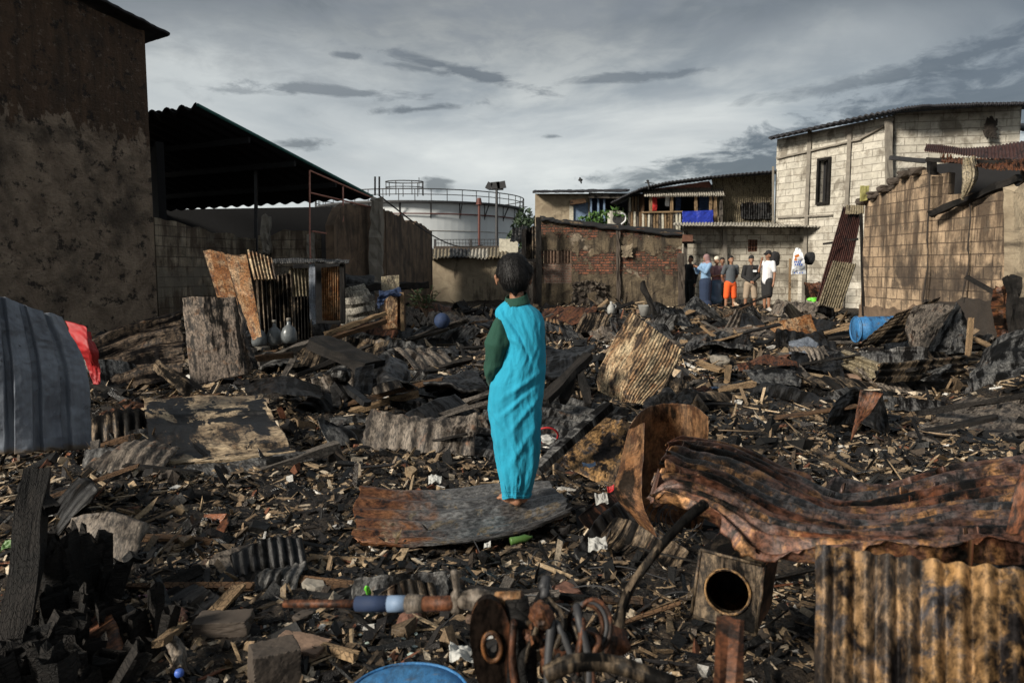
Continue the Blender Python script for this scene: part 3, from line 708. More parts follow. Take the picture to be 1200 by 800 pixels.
# red pipe frame
zp = 15.6
t = thing('pipe_rack', P(364, 310, zp), 'thin red brown pipe rack standing in front of the dark shed opening', 'pipe rack')
for a, b in [((363, 275, zp), (363, 200, zp)), ((363, 200, zp), (439, 233, 17.4)), ((402, 219, 16.4), (402, 258, 16.2)), ((402, 258, 16.2), (392, 275, 16)), ((392, 275, 16), (366, 271, zp)), ((364, 226, zp), (436, 243, 17.3)), ((363, 272, zp), (364, 310, zp))]:
    Geo().tube([P(*a), P(*b)], .018, 6).build('pipe', MM['pipe_pink'], t)

# ---- rough wall running back towards the tank
t = thing('rendered_wall', XY(445, 300, 18).tolist()+[0], 'rough dark rendered wall with a stepped broken top running back towards the white tank', 'wall')
wA, wB, wC = XY(392, 300, 15.8), XY(452, 300, 18.2), XY(506, 300, 23.5)
wall('wall_face', wA, wB, [(0, P(393, 262, 15.8)[2]), (.12, P(400, 240, 16)[2]), (.5, P(425, 238, 17)[2]), (.8, P(440, 245, 17.8)[2]), (1, P(452, 246, 18.2)[2])], MM['plaster_dark'], .2, parent=t, jag=.05, seed=21)
wall('wall_face', wB+np.array((.012, .03)), wC, [(0, P(452, 247, 18.2)[2]), (.3, P(468, 252, 19.8)[2]), (.32, P(469, 256, 19.8)[2]), (.6, P(484, 262, 21.3)[2]), (.85, P(497, 266, 22.7)[2]), (1, P(506, 271, 23.5)[2])], MM['plaster_dark'], .2, parent=t, jag=.06, seed=22)
wall('return_wall', wC+np.array((-.75, -1.7)), wC+np.array((.02, -.02)), [(0, P(488, 266, 22)[2]-.1), (1, P(506, 271, 23.5)[2])], MM['plaster_charred'], .05, parent=t, jag=.05, seed=23)
o = plank('concrete_column', P(441, 345, 17.2), P(442, 228, 17.2), .26, .26, MM['concrete'], wob=.25, rag=.6)
T(o, 'rough grey concrete column carrying two short iron rods at the low end of the shed roof', 'column'); 
for dx in (-3, 3): 
    g_ = Geo().tube([P(442+dx, 232, 17.2), P(442+dx, 207, 17.2)], .02, 6).build('rod', MM['iron_dark'], parent=None) if False else None
t = thing('iron_bracket', P(442, 228, 17.2), 'two short upright iron rods fixed on top of the concrete column by the shed roof', 'bracket')
for dx in (-2.5, 2.5): Geo().tube([P(442+dx, 229, 17.2), P(442+dx, 207, 17.2)], .022, 6).build('rod', MM['iron_dark'], t)

# ---- storage tank
Ct = np.array((( 495-600)/FPX*90, 90., 0)); Rt = 11.6; Ht = 8.15
t = thing('storage_tank', Ct, 'huge round white storage tank with a railed walkway round its rim', 'storage tank')
Geo().lathe(Ct, [(Rt, -1), (Rt, Ht), (Rt-.15, Ht+.05), (.3, Ht+.8)], 96).build('shell', MM['tank_white'], t, smooth=False)
Geo().lathe(Ct, [(Rt+.02, Ht-.1), (Rt+.75, Ht-.1), (Rt+.75, Ht+.08), (Rt+.02, Ht+.08)], 96).build('walkway', MM['iron_dark'], t)
def ring(r, z, a0=-180, a1=180, n=120): return [Ct+np.array((r*math.cos(R(a)), r*math.sin(R(a)), z)) for a in np.linspace(a0, a1, n)]
Geo().tube(ring(Rt+.72, Ht+1.25), .06, 6, False).build('handrail', MM['iron_dark'], t)
Geo().tube(ring(Rt+.72, Ht+.7), .045, 6, False).build('handrail', MM['iron_dark'], t)
Geo().tube(ring(Rt+.3, Ht-1.25), .07, 6, False).build('ring_pipe', MM['iron_red'], t)
Geo().tube(ring(Rt+.03, Ht-3.0), .03, 6, False).build('seam', MM['concrete'], t)
for k in range(46):
    a = R(k*360/46); p = Ct+np.array(((Rt+.72)*math.cos(a), (Rt+.72)*math.sin(a), 0)); i_ = Ct+np.array((Rt*math.cos(a), Rt*math.sin(a), 0))
    if p[1] < Ct[1]+3 or k % 2 == 0: Geo().tube([p+(0, 0, Ht), p+(0, 0, Ht+1.25)], .045, 5).build('railing_post', MM['iron_dark'], t)
    if p[1] < Ct[1]+1 and k % 2 == 0: g_ = Geo(); g_.tube([p+(0, 0, Ht-.1), i_+(0, 0, Ht-1.5)], .07, 5); g_.tube([i_+(0, 0, Ht-.1), i_+(0, 0, Ht-1.7)], .06, 5); g_.build('bracket', MM['iron_dark'], t)
pl0 = P(474, 226, 80)
pp = [pl0+np.array((2.0*math.cos(a), 1.2*math.sin(a), 0)) for a in np.linspace(0, 2*math.pi, 30)]
g_ = Geo(); g_.tube([p+(0, 0, 1.15) for p in pp], .06, 5, False); g_.tube([p+(0, 0, .55) for p in pp], .05, 5, False)
for p in pp[::4]: g_.tube([p+(0, 0, -.3), p+(0, 0, 1.15)], .05, 5)
g_.build('stair_platform', MM['iron_dark'], t)
Geo().tube([P(491, 226, 79), P(491, 208, 79)], .04, 5).build('mast', MM['iron_dark'], t)
# red riser pipe and floodlight pole in front of the tank
t = thing('riser_pipe', P(561.5, 290, 70), 'thin red standpipe with a valve head standing in front of the white tank', 'pipe')
Geo().tube([P(561.5, 315, 70), P(561.5, 238, 70)], .11, 8).build('pipe', MM['iron_red'], t); Geo().tube([P(561.5, 240, 70), P(561.5, 232, 70)], [.3, .18], 10).build('valve', MM['iron_red'], t)
t = thing('floodlight_pole', P(582, 290, 60), 'dark steel pole with three floodlights rising in front of the tank', 'floodlight')
Geo().tube([P(582, 316, 60), P(582, 221, 60)], [.15, .1], 8).build('pole', MM['iron_dark'], t)
Geo().bar(P(574, 222, 60), P(590, 222, 60), .12).build('crossarm', MM['iron_dark'], t)
for px, py, r_ in ((573, 218, -.5), (580.5, 217.5, .1), (587.5, 217, .2)):
    hd = Geo().box(P(px, py, 60), (.42 if px == 573 else .7, .3, .55), (math.cos(r_), 0, math.sin(r_))).build('lamp_head', MM['iron_dark'], t)
# cable sagging from the column
pts = [P(444, 229, 17.3)*(1-q)+P(566, 287, 26)*q-np.array((0, 0, .55*math.sin(math.pi*q)*(.6+.4*q))) for q in np.linspace(0, 1, 20)]
o = Geo().tube(pts, .018, 6).build('cable', MM['cable']); T(o, 'black cable sagging from the concrete column across the tank', 'cable')

# ---- low building in the middle
t = thing('low_building', XY(555, 330, 24).tolist()+[0], 'low beige plastered building with a patched flat roof in front of the tank', 'building')
wall('wall', XY(503, 320, 24.3), XY(612, 320, 24), [(0, P(505, 301, 24.3)[2]), (1, P(610, 300, 24)[2])], MM['plaster_beige'], .2, parent=t, jag=.01, holes=[(2.3, 2.75, P(0, 333, 24)[2], P(0, 326, 24)[2])])
for k in range(5):
    a = 504+k*22; z = .03*k % .05
    sheet('roof_sheet', [[P(a, 292-(k % 2), 27), P(a+25, 291-(k % 2), 27)], [P(a-1, 303-(k % 3), 23.7), P(a+25, 302-(k % 2), 23.7)]], MM[('metal_khaki', 'metal_grey_burnt', 'cement_sheet')[k % 3]], ribs=6, amp=.03, crump=.03, cs=2, parent=t, res=50, thick=.02)
wall('parapet', XY(508, 290, 27.2), XY(600, 290, 27.2), [(0, P(508, 288.5, 27.2)[2]), (1, P(600, 288, 27.2)[2])], MM['concrete_dark'], .15, z0=P(508, 296, 27.2)[2], parent=t, jag=.0)
t = thing('wire_fence', P(551, 288, 27.3), 'low wire mesh fence with two dark posts on the parapet before the tank', 'fence')
for px in (510, 551.5): Geo().bar(P(px, 290, 27.25), P(px, 280, 27.25), .09).build('post', MM['iron_dark'], t)
g_ = Geo()
for k in range(24): g_.tube([P(510+k*3.6, 289, 27.25), P(510+k*3.6+random.uniform(-.6, .6), 280.6, 27.25)], .008, 4)
g_.tube([P(510, 280.8, 27.25), P(598, 280.4, 27.25)], .012, 4); g_.tube([P(510, 285, 27.25), P(598, 285, 27.25)], .01, 4); g_.build('mesh_panel', MM['iron_dark'], t)
t = thing('white_hut', P(596, 315, 25.5), 'small pale hut wall with dark roof scraps between the tank and the brick wall', 'hut')
wall('wall', XY(585, 300, 25.5), XY(607, 300, 25.5), [(0, P(0, 280, 25.5)[2]), (1, P(0, 278, 25.5)[2])], MM['pale_paint'], .15, parent=t, jag=.03)
sheet('roof', [[P(600, 268, 25), P(618, 262, 25)], [P(597, 283, 24), P(622, 284, 24)]], MM['metal_black'], ribs=5, crump=.05, parent=t)
# dark tree behind, seen between tank and beige building
def leafball(name, c, rad, mat, parent, n=900, ls=.1, clumps=6, seed=1, flat=.8):
    r0 = np.random.default_rng(seed); V = []; F = []
    cc = r0.normal(0, .45, (clumps, 3))*np.array(rad)
    for i in range(n):
        k = r0.integers(clumps); v = r0.normal(0, 1, 3); v /= np.linalg.norm(v)
        p = np.array(c)+cc[k]+v*np.array(rad)*.5*r0.uniform(.4, 1)**.5
        a = r0.normal(0, 1, 3); a /= np.linalg.norm(a); b = np.cross(a, r0.normal(0, 1, 3)); b /= np.linalg.norm(b)+1e-9; s = ls*r0.uniform(.6, 1.4); m_ = len(V)
        V += [p-a*s, p+b*s*.38, p+a*s, p-b*s*.38]; F.append((m_, m_+1, m_+2, m_+3))
    return mk(name, V, F, mat, parent)
t = thing('tree', XY(619, 300, 38).tolist()+[0], 'small dark tree seen between the tank and the beige upper house', 'tree')
Geo().tube([(*XY(619, 300, 38), -.2), (*XY(619, 300, 38), 2.6)], [.12, .06], 7).build('trunk', MM['bark'], t)
leafball('crown', P(619, 268, 38), (.9, .9, 1.4), MM['tree_dark'], t, 900, .16, 7, 5)

# ---- centre brick wall
t = thing('brick_wall', XY(706, 350, 20.5).tolist()+[0], 'burnt brick wall with peeling render, a pierced vent panel and a soot black top edge', 'wall')
pA, pB, pC = XY(634, 300, 20.6), XY(724, 300, 20.6), XY(799, 300, 20.6)
zt = lambda px, py: P(px, py, 20.6)[2]
L1 = np.linalg.norm(pB-pA); s_of = lambda px: (px-634)/90*L1
wall('wall_bay', pA, pB, [(0, zt(634, 256)), (.4, zt(670, 260)), (.75, zt(700, 265)), (1, zt(724, 266))], MM['brick_burnt'], .22, parent=t, jag=.04, seed=31,
     holes=[(s_of(637), s_of(670), zt(0, 332), zt(0, 294))])
wall('wall_bay', pB+np.array((.015, .0)), pC, [(0, zt(726, 266)), (.5, zt(760, 270)), (1, zt(799, 272))], MM['brick_burnt'], .22, parent=t, jag=.04, seed=32)
sheet('coping', [[P(633, 253, 20.9), P(680, 259.5, 20.9), P(800, 270.5, 20.9)], [P(633, 257.5, 20.5), P(680, 263.5, 20.5), P(800, 275, 20.5)]], MM['black_void'], crump=.03, cs=4, thick=.05, parent=t, rag=.0)
wall('brick_panel', XY(637, 300, 20.62), XY(670, 300, 20.62), [(0, zt(0, 308.5)), (1, zt(0, 308.5))], MM['brick_plain'], .12, z0=zt(0, 332), parent=t, jag=0)
# pierced vent blocks: three rows of small openings in two blocks
g_ = Geo(); y0, y1 = 294, 308.5
for blk in range(2):
    x0 = 638+blk*16.3; x1 = x0+14.5
    for k in range(5): xx = x0+(x1-x0)*k/4; g_.bar(P(xx, y0, 20.64), P(xx, y1, 20.64), .035, .08)
    for k in range(4): yy = y0+(y1-y0)*k/3; g_.bar(P(x0, yy, 20.66), P(x1, yy, 20.66), .035, .08)
    for k in range(4):
        for j in range(3):
            a_, b_ = x0+(x1-x0)*k/4, x0+(x1-x0)*(k+1)/4; c0, c1 = y0+(y1-y0)*j/3, y0+(y1-y0)*(j+1)/3
            g_.bar(P(a_, c0, 20.68), P(b_, c1, 20.68), .02, .05); g_.bar(P(b_, c0, 20.70), P(a_, c1, 20.70), .02, .05)
g_.build('vent_panel', MM['brick_pale'], t)
plank('pillar', P(725, 372, 20.57), P(724, 266, 20.57), .09, .07, MM['concrete_dark'], wob=.5, parent=t)
plank('pillar', P(799, 372, 20.5), P(798, 296, 20.5), .16, .12, MM['concrete_dark'], wob=.3, parent=t)
sheet('render_patch', [[P(727, 287, 20.5), P(743, 284, 20.5)], [P(727, 303, 20.5), P(743, 303, 20.5)]], MM['plaster_beige'], crump=.02, cs=6, rag=.12, parent=t, thick=.03)
rb = []
for k in range(7): rb.append([P(668+j*9, 330+k*6+(2-j)**2*.9 if False else 326+k*7+abs(j-2.5)*1.5*(k < 2), 20.52) for j in range(6)])
sheet('bulging_render', rb, MM['bubbled'], crump=.03, cs=3, rag=.07, parent=t, thick=.05, res=70, sag=.08)
# burnt timber frame at its end
t = thing('timber_partition', XY(621, 350, 20.2).tolist()+[0], 'charred brown timber uprights with a dark metal sheet at the end of the brick wall', 'partition')
plank('post', P(632, 372, 20.1), P(631, 254, 20.1), .14, .12, MM['wood_char'], parent=t); plank('post', P(614, 372, 20.3), P(614, 268, 20.3), .12, .12, MM['wood_char'], parent=t)
plank('post', P(622, 372, 20.2), P(622, 306, 20.2), .1, .1, MM['wood_grey'], parent=t); plank('crossbeam', P(606, 306, 20.25), P(633, 305, 20.25), .12, .1, MM['wood_char'], parent=t)
sheet('sheet', [[P(616, 267, 20.35), P(630, 264, 20.35)], [P(616, 304, 20.35), P(630, 304, 20.35)]], MM['metal_corrugated_brown'], ribs=4, crump=.01, parent=t)
sheet('sheet', [[P(603, 303, 20.6), P(632, 303, 20.6)], [P(603, 372, 20.6), P(632, 372, 20.6)]], MM['plaster_charred'], crump=.03, cs=2, parent=t)

# ---- beige upper house behind the brick wall
t = thing('upper_house', XY(680, 315, 30).tolist()+[0], 'beige rendered house with a thin flat roof and blue shutters behind the brick wall', 'house')
z30 = lambda py: P(600, py, 30)[2]
hA, hB = XY(627, 300, 30), XY(701, 300, 30); sc_ = np.linalg.norm(hB-hA)/74
wall('wall', hA, hB, [(0, z30(227)), (1, z30(227))], MM['plaster_beige'], .2, parent=t, jag=0, holes=[((667-627)*sc_, (689-627)*sc_, z30(262), z30(237)), ((692-627)*sc_, (701-627)*sc_, z30(275), z30(231))])
Geo().box(P(669.5, 250, 30.02), (.16, .06, .9)).build('shutter', MM['pale_paint'], t); Geo().box(P(680, 250, 30.1), (.42*1.6, .05, .95)).build('shutter', MM['blue_paint'], t)
Geo().box(P(677, 236.5, 29.8), (.6, .4, .18), (1, 0, .12)).build('awning', MM['wood_brown'], t)
sheet('roof', [[P(624, 225.5, 29.3), P(735, 224, 29.3)], [P(627, 224, 33), P(738, 223, 33)]], MM['roof_dark'], crump=.02, thick=.05, parent=t, rag=0)
Geo().bar(P(690, 229, 29.6), P(735, 230, 29.6), .15, .2).build('beam', MM['wood_grey'], t)
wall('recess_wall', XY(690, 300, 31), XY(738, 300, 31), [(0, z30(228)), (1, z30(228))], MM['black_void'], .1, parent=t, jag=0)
f_ = Geo(); 
for px in (692.5, 701, 708): f_.bar(P(px, 275, 29.8), P(px, 231, 29.8), .07)
f_.build('window_frame', MM['blue_paint'], t); Geo().box(P(700, 245, 30.5), (.45, .05, 1.1)).build('curtain', MM['blue_rag'], t)
t = thing('shrub', P(701, 268, 27), 'bright green leafy shrub growing above the brick wall beside the blue shutter', 'shrub')
Geo().tube([P(701, 285, 27), P(701, 258, 27)], .03, 5).build('stem', MM['bark'], t); leafball('foliage', P(701, 256, 27), (.62, .5, .62), MM['leaf_green'], t, 700, .09, 7, 3)
t = thing('air_conditioner', P(722, 270, 26.5), 'pale boxy air conditioner unit with a curled hose above the brick wall', 'air conditioner')
Geo().box(P(721.5, 258, 26.5), (.5, .3, .62), (1, .2, 0)).build('casing', MM['ac_white'], t)
Geo().lathe(P(723, 257, 26.33), [(.02, 0), (.16, .02), (.17, .05)], 14, (0, -1, 0)).build('fan_grille', MM['iron_dark'], t)
Geo().tube(cr([P(727, 250, 26.3), P(732, 251, 26.3), P(733, 258, 26.3), P(728, 263, 26.3)], 6), .03, 7).build('hose', MM['white_bag'], t)

# ---- house with the balcony
t = thing('balcony_house', XY(800, 315, 26).tolist()+[0], 'shabby two storey house with a slatted timber balcony, corrugated walls and a long sloping roof', 'house')
z26 = lambda py: P(600, py, 26)[2]
q4 = lambda a, b, c, d: [[P(*a), P(*b)], [P(*c), P(*d)]]
sheet('roof', [[P(716, 238, 25.), P(760, 219, 24.6), P(830, 208, 24.4), P(908, 201, 24.2)], [P(722, 240, 30), P(765, 221, 30), P(835, 210, 30), P(912, 203, 30)]], MM['roof_dark'], ribs=50, amp=.02, res=200, thick=.05, parent=t, rag=0, crump=.01)
sheet('corrugated_wall', [[P(834, 209.5, 25.2), P(905, 204, 25.2)], [P(842, 262, 25.2), P(905, 262, 25.2)]], MM['metal_khaki'], ribs=30, amp=.025, res=250, crump=.004, parent=t, rag=0)
sheet('scorched_panel', q4((866, 236, 25.1), (905, 236, 25.1), (866, 258, 25.1), (905, 258, 25.1)), MM['metal_black'], ribs=14, amp=.02, res=120, crump=.01, parent=t, rag=.06)
sheet('upper_tarp', q4((765, 221, 25.4), (835, 211, 25.4), (765, 234, 25.4), (835, 226, 25.4)), MM['peach_tarp'], crump=.08, cs=1.5, parent=t, rag=.04)
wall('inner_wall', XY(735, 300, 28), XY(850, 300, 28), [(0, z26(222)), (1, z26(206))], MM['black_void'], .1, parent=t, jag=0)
wall('end_panel', XY(735, 300, 26.6), XY(752, 300, 25.2), [(0, z26(236)), (1, z26(229))], MM['wood_brown'], .06, parent=t, jag=0, z0=z26(270))
sheet('awning', q4((751, 222, 25.6), (845, 217, 25.6), (756, 230, 24.6), (850, 229, 24.6)), MM['cement_sheet'], ribs=34, amp=.03, res=280, crump=.004, parent=t, rag=0, thick=.012)
for px in (763, 787, 816, 833, 838, 845): plank('balcony_post', P(px, 268, 24.8), P(px+random.uniform(-1, 1), 229, 24.8), .09, .07, MM[random.choice(['wood_tan', 'wood_grey'])], parent=t)
for k in range(20):
    px = 737+k*3.3; 
    if px < 799: plank('baluster', P(px, 270, 24.7 if px > 752 else 25.4), P(px+random.uniform(-.5, .5), 248+random.uniform(-.5, .5), 24.7 if px > 752 else 25.4), .065, .03, MM[random.choice(['wood_tan', 'wood_tan', 'pale_paint', 'wood_grey'])], parent=t, n=4)
for k in range(5):
    px = 738+k*3.6; plank('slat', P(px, 248, 25.6), P(px, 231-k*.6, 25.6), .06, .03, MM[random.choice(['pale_paint', 'wood_tan', 'pale_paint'])], parent=t, n=4)
plank('balcony_rail', P(752, 249, 24.65), P(800, 248, 24.65), .07, .05, MM['wood_tan'], parent=t)
sheet('blue_tarp', q4((799, 247.5, 24.55), (836.5, 246, 24.55), (799, 261.5, 24.55), (836.5, 261.5, 24.55)), MM['blue_tarp'], crump=.035, cs=2.5, thick=.01); o = bpy.context.scene.collection.objects[-1]
T(o, 'bright blue tarpaulin hung along the balcony railing', 'tarpaulin')
for (px, py, ww, hh, m_, lb) in [(766, 238, .26, .6, 'red_cloth', 'red garment hanging under the balcony awning'), (795, 240, .2, .7, 'blue_rag', 'narrow blue garment hanging in the dark balcony'), (782, 236, .16, .35, 'white_bag', 'small white cloth hanging under the awning'), (827, 238, .5, .55, 'blue_rag', 'dark blue bundle hanging beside the tarpaulin posts')]:
    p = P(px, py, 25.1); o = sheet('hanging_garment', [[p+(-ww/2, 0, hh/2), p+(ww/2, 0, hh/2)], [p+(-ww/2, 0, -hh/2), p+(ww/2, 0, -hh/2)]], MM[m_], crump=.03, cs=5, rag=.05, res=24); T(o, lb, 'garment', 'clothes hung on the balcony')
t = thing('antenna', P(760, 222, 24.6), 'small dark television antenna on the roof of the balcony house', 'antenna')
Geo().tube([P(760, 222, 24.6), P(760, 211, 24.6)], .02, 5).build('mast', MM['iron_dark'], t); g_ = Geo(); g_.tube([P(756, 214, 24.6), P(767, 215, 24.6)], .015, 5); g_.tube([P(758, 211, 24.6), P(761, 218, 24.6)], .03, 5); g_.build('boom', MM['iron_dark'], t)

# ---- low white block building behind the people
t = thing('low_block_building', XY(880, 350, 23).tolist()+[0], 'low grey white block building with a thin corrugated roof behind the group of people', 'building')
z23 = lambda py: P(600, py, 23)[2]
lA, lB = XY(800, 300, 23), XY(972, 300, 22.6); sc_ = np.linalg.norm(lB-lA)/172
wall('wall', lA, lB, [(0, z23(264.5)), (1, z23(264.5))], MM['block_pale'], .2, parent=t, jag=0, holes=[((877-800)*sc_, (888-800)*sc_, z23(295), z23(281))])
sheet('brick_patch', q4((866, 277, 22.95), (894, 277, 22.9), (868, 300, 22.95), (893, 300, 22.9)), MM['brick_plain'], crump=.02, cs=6, rag=.14, parent=t, thick=.02, holes=0)
g_ = Geo()
for k in range(4):
    for j in range(4):
        g_.box(P(877.5+k*3.2, 281.5+j*4.2, 22.84), (.05, .06, .05)); 
for k in range(4): g_.bar(P(877+k*3.4, 281, 22.86), P(877+k*3.4, 295, 22.86), .025)
for k in range(4): g_.bar(P(876.5, 281+k*4.6, 22.88), P(888, 281+k*4.6, 22.88), .025)
g_.build('vent_grille', MM['brick_red'], t)
Geo().box(P(882.5, 288, 23.1), (.35, .05, .4)).build('vent_shade', MM['black_void'], t)  # black box standing in for the shade behind the grille
plank('pillar', P(850, 372, 22.8), P(849, 268, 22.8), .13, .1, MM['concrete'], parent=t, wob=.15); plank('pillar', P(804, 372, 22.6), P(803, 270, 22.6), .1, .1, MM['wood_grey'], parent=t, wob=.2)
sheet('roof', [[P(789, 261.5, 24.5), P(880, 261, 24.5), P(966, 261.5, 24.5)], [P(790, 263.5, 22.), P(880, 264.5, 22.), P(973, 265.5, 22.)]], MM['cement_sheet'], ribs=50, amp=.02, res=300, crump=.006, thick=.03, parent=t, rag=0)
plank('doorway_beam', P(796, 283, 22.4), P(822, 284, 22.4), .1, .1, MM['wood_char'], parent=t)
Geo().box(P(961, 312, 22.5), (.03, .03, 2.3)).build('downpipe', MM['pale_paint'], t)
t = thing('pierced_vent', P(806, 278, 22.3), 'broken red brown brick vent hanging at the corner beneath the thin corrugated roof', 'vent')
wall('brick_face', XY(797, 280, 22.3), XY(812, 280, 22.3), [(0, z26(270)-.3), (1, z26(270)-.3)], MM['brick_red'], .1, z0=P(600, 283, 22.3)[2], parent=t, jag=.02)

# ---- tall cream block house
t = thing('block_house', XY(1040, 300, 20).tolist()+[0], 'tall cream block house with a narrow upright window and a dark metal roof', 'house')
c0, c1, c2 = XY(906, 300, 23.6), XY(1041, 300, 20), XY(1186, 300, 19.4)
L1 = np.linalg.norm(c1-c0)
def t_on(px):  # share along the receding wall for a photo column
    a = (px-600)/FPX; # x = a*y
    # c0+(c1-c0)*t : x(t)=a_*y(t)
    k = P(px, 300, 1.0); r_ = k[0]/k[1]; return (r_*c0[1]-c0[0])/((c1[0]-c0[0])-r_*(c1[1]-c0[1]))
def zw(px, py):
    t_ = t_on(px); y = c0[1]+(c1[1]-c0[1])*t_; return P(px, py, y)[2]
wall('wall', c0, c1, [(0, zw(907, 163)), (1, zw(1040, 135))], MM['block_cream'], .2, parent=t, jag=.0, z0=-.1, holes=[(t_on(957)*L1, t_on(968)*L1, zw(962, 237), zw(962, 188))])
wall('front_wall', c1+np.array((.01, 0)), c2, [(0, P(1041, 133, 20)[2]), (1, P(1186, 122, 19.4)[2])], MM['block_cream'], .2, parent=t, jag=0, z0=-.1)
tw = t_on(962.5); pw = c0+(c1-c0)*tw; dw = (c1-c0)/L1; nw = np.array((-dw[1], dw[0])); nw = nw if nw[0] > 0 else -nw
za, zb = zw(962, 237), zw(962, 188); cw = np.array((*(pw+nw*.16), (za+zb)/2)); ww = (t_on(968)-t_on(957))*L1
Geo().box(cw, (ww*1.0, .03, zb-za), (*dw, 0)).build('window_pane', MM['black_void'], t)
fr = Geo(); pf = pw-nw*.03
for s_ in (-1, 1): fr.box((*(pf+dw*s_*(ww/2+.03)), (za+zb)/2), (.07, .09, zb-za+.14), (*dw, 0))
for z in (za-.035, zb+.035): fr.box((*pf, z), (ww+.02, .095, .07), (*dw, 0))
fr.box((*(pf+nw*.1), (za+zb)/2), (.03, .03, zb-za), (*dw, 0)); fr.build('window_frame', MM['wood_char'], t)
for px in (944, 990, 1037):
    tt = t_on(px); b = c0+(c1-c0)*tt-nw*.02; y = b[1]
    plank('pillar', (*b, -.1), (*b, zw(px, 150-(px-944)*.12)-.1), .18, .1, MM['concrete'], roll=math.atan2(dw[1], dw[0]), wob=.12, rag=0, parent=t, n=24)
for (xa, ya, xb, yb) in [(907, 186, 1005, 163), (1003, 163, 1040, 142), (910, 255, 975, 252)]:
    ta, tb = t_on(xa), t_on(xb); a = c0+(c1-c0)*ta-nw*.02; b = c0+(c1-c0)*tb-nw*.02
    plank('ring_beam', (*a, zw(xa, ya)), (*b, zw(xb, yb)), .12, .05, MM['concrete'], wob=.2, rag=.2, parent=t, n=30)
plank('corner_pillar', P(1043, 300, 19.9), P(1041, 140, 19.9), .16, .1, MM['concrete'], parent=t, wob=.15)
plank('lintel', P(1042, 185, 19.6), P(1086, 189, 19.5), .12, .1, MM['iron_dark'], parent=t, wob=.1)
sheet('roof', [[P(901, 163, 23.2), P(1041, 131, 19.5), P(1110, 124, 19.0), P(1199, 121.5, 18.6)], [P(912, 159, 28), P(1045, 135, 27), P(1115, 130, 27), P(1230, 126, 27)]], MM['roof_dark'], ribs=60, amp=.03, res=300, thick=.05, parent=t, rag=0, crump=.01)
sheet('soot_stain', [[P(1152, 136, 19.36), P(1170, 128, 19.35)], [P(1148, 168, 19.36), P(1174, 168, 19.35)]], MM['plaster_charred'], crump=.01, rag=.2, parent=t, thick=.01)
Geo().bar(P(906, 290, 23.5), P(906, 195, 23.5), .05).build('drainpipe', MM['concrete'], t)
# blue grey building sliver at the edge
t = thing('far_house', XY(1205, 300, 26).tolist()+[0], 'sliver of a dark roofed house beyond the tall cream block house', 'house')
wall('wall', XY(1192, 300, 26), XY(1260, 300, 25), [(0, P(1192, 150, 26)[2]), (1, P(1192, 150, 26)[2])], MM['blue_paint'], .2, parent=t, jag=0)
sheet('roof', [[P(1186, 153, 25.5), P(1260, 148, 25.5)], [P(1188, 147, 29), P(1260, 143, 29)]], MM['roof_dark'], ribs=8, parent=t, thick=.08, rag=0)

# ---- warm block wall on the nearer side
t = thing('block_wall', XY(1090, 350, 12.8).tolist()+[0], 'broken warm brown block wall with soot streaks and cracks, its top stepping down', 'wall')
b0, b1, b2 = XY(1011, 300, 15.2), XY(1087, 300, 13), XY(1186, 300, 11.2)
wall('wall_bay', b0, b1, [(0, P(1012, 238, 15.2)[2]), (.35, P(1035, 225, 14.5)[2]), (.7, P(1062, 206, 13.8)[2]), (1, P(1086, 200, 13)[2])], MM['block_warm'], .2, parent=t, jag=.10, seed=41)
wall('wall_bay', b1+np.array((.03, .02)), XY(1136, 300, 12.1), [(0, P(1090, 249, 13)[2]), (1, P(1134, 236, 12.1)[2])], MM['block_warm'], .2, parent=t, jag=.07, seed=42)
wall('wall_bay', XY(1137.5, 300, 12.05), b2, [(0, P(1138, 238, 12.05)[2]), (1, P(1185, 215, 11.2)[2])], MM['block_warm'], .2, parent=t, jag=.07, seed=43)
plank('pillar', P(1193, 400, 11.0), P(1191, 214, 11.0), .24, .22, MM['yellow_tin'] if False else MM['plaster_beige'], parent=t, wob=.1, rag=.6)
def off(p, q): d = (q-p)/np.linalg.norm(q-p); n_ = np.array((-d[1], d[0])); n_ = n_ if n_[0] < 0 else -n_; return n_
nb = off(b1, b2)*.035
wall('plinth', b1+nb, b2+nb, [(0, .62), (.3, .58), (.5, .72), (1, .6)], MM['plaster_charred'], .06, parent=t, jag=.06, seed=51); nb = off(b0, b1)*.03
wall('plinth', b0+nb, b1+nb, [(0, .34), (.4, .42), (1, .5)], MM['plaster_dark'], .06, parent=t, jag=.08, seed=52)
for k in range(6):
    a = 1013+k*12.5; yy = np.interp(a, [1012, 1035, 1062, 1086], [238, 225, 206, 200]); D_ = np.interp(a, [1011, 1087], [15.2, 13])
    lump('loose_block', P(a, yy-1.5, D_+.05), (.3, .22, .14), MM['concrete_dark'], parent=t, rough=.25)
# wide crack lines between the bays
for (xa, ya, Da, xb, yb, Db) in [(1089, 200, 12.9, 1082, 372, 12.85), (1136.5, 238, 11.98, 1130, 352, 12.0)]:
    a, b = P(xa, ya, Da), P(xb, yb, Db); pts = [a*(1-q)+b*q+np.array((.05*vn(q*9, 0, 0, 3), 0, 0)) for q in np.linspace(0, 1, 16)]
    Geo().tube(pts, [.006+.010*abs(vn(i*.9, 1, 0, 5)) for i in range(16)], 6).build('crack', MM['plaster_charred'], t)
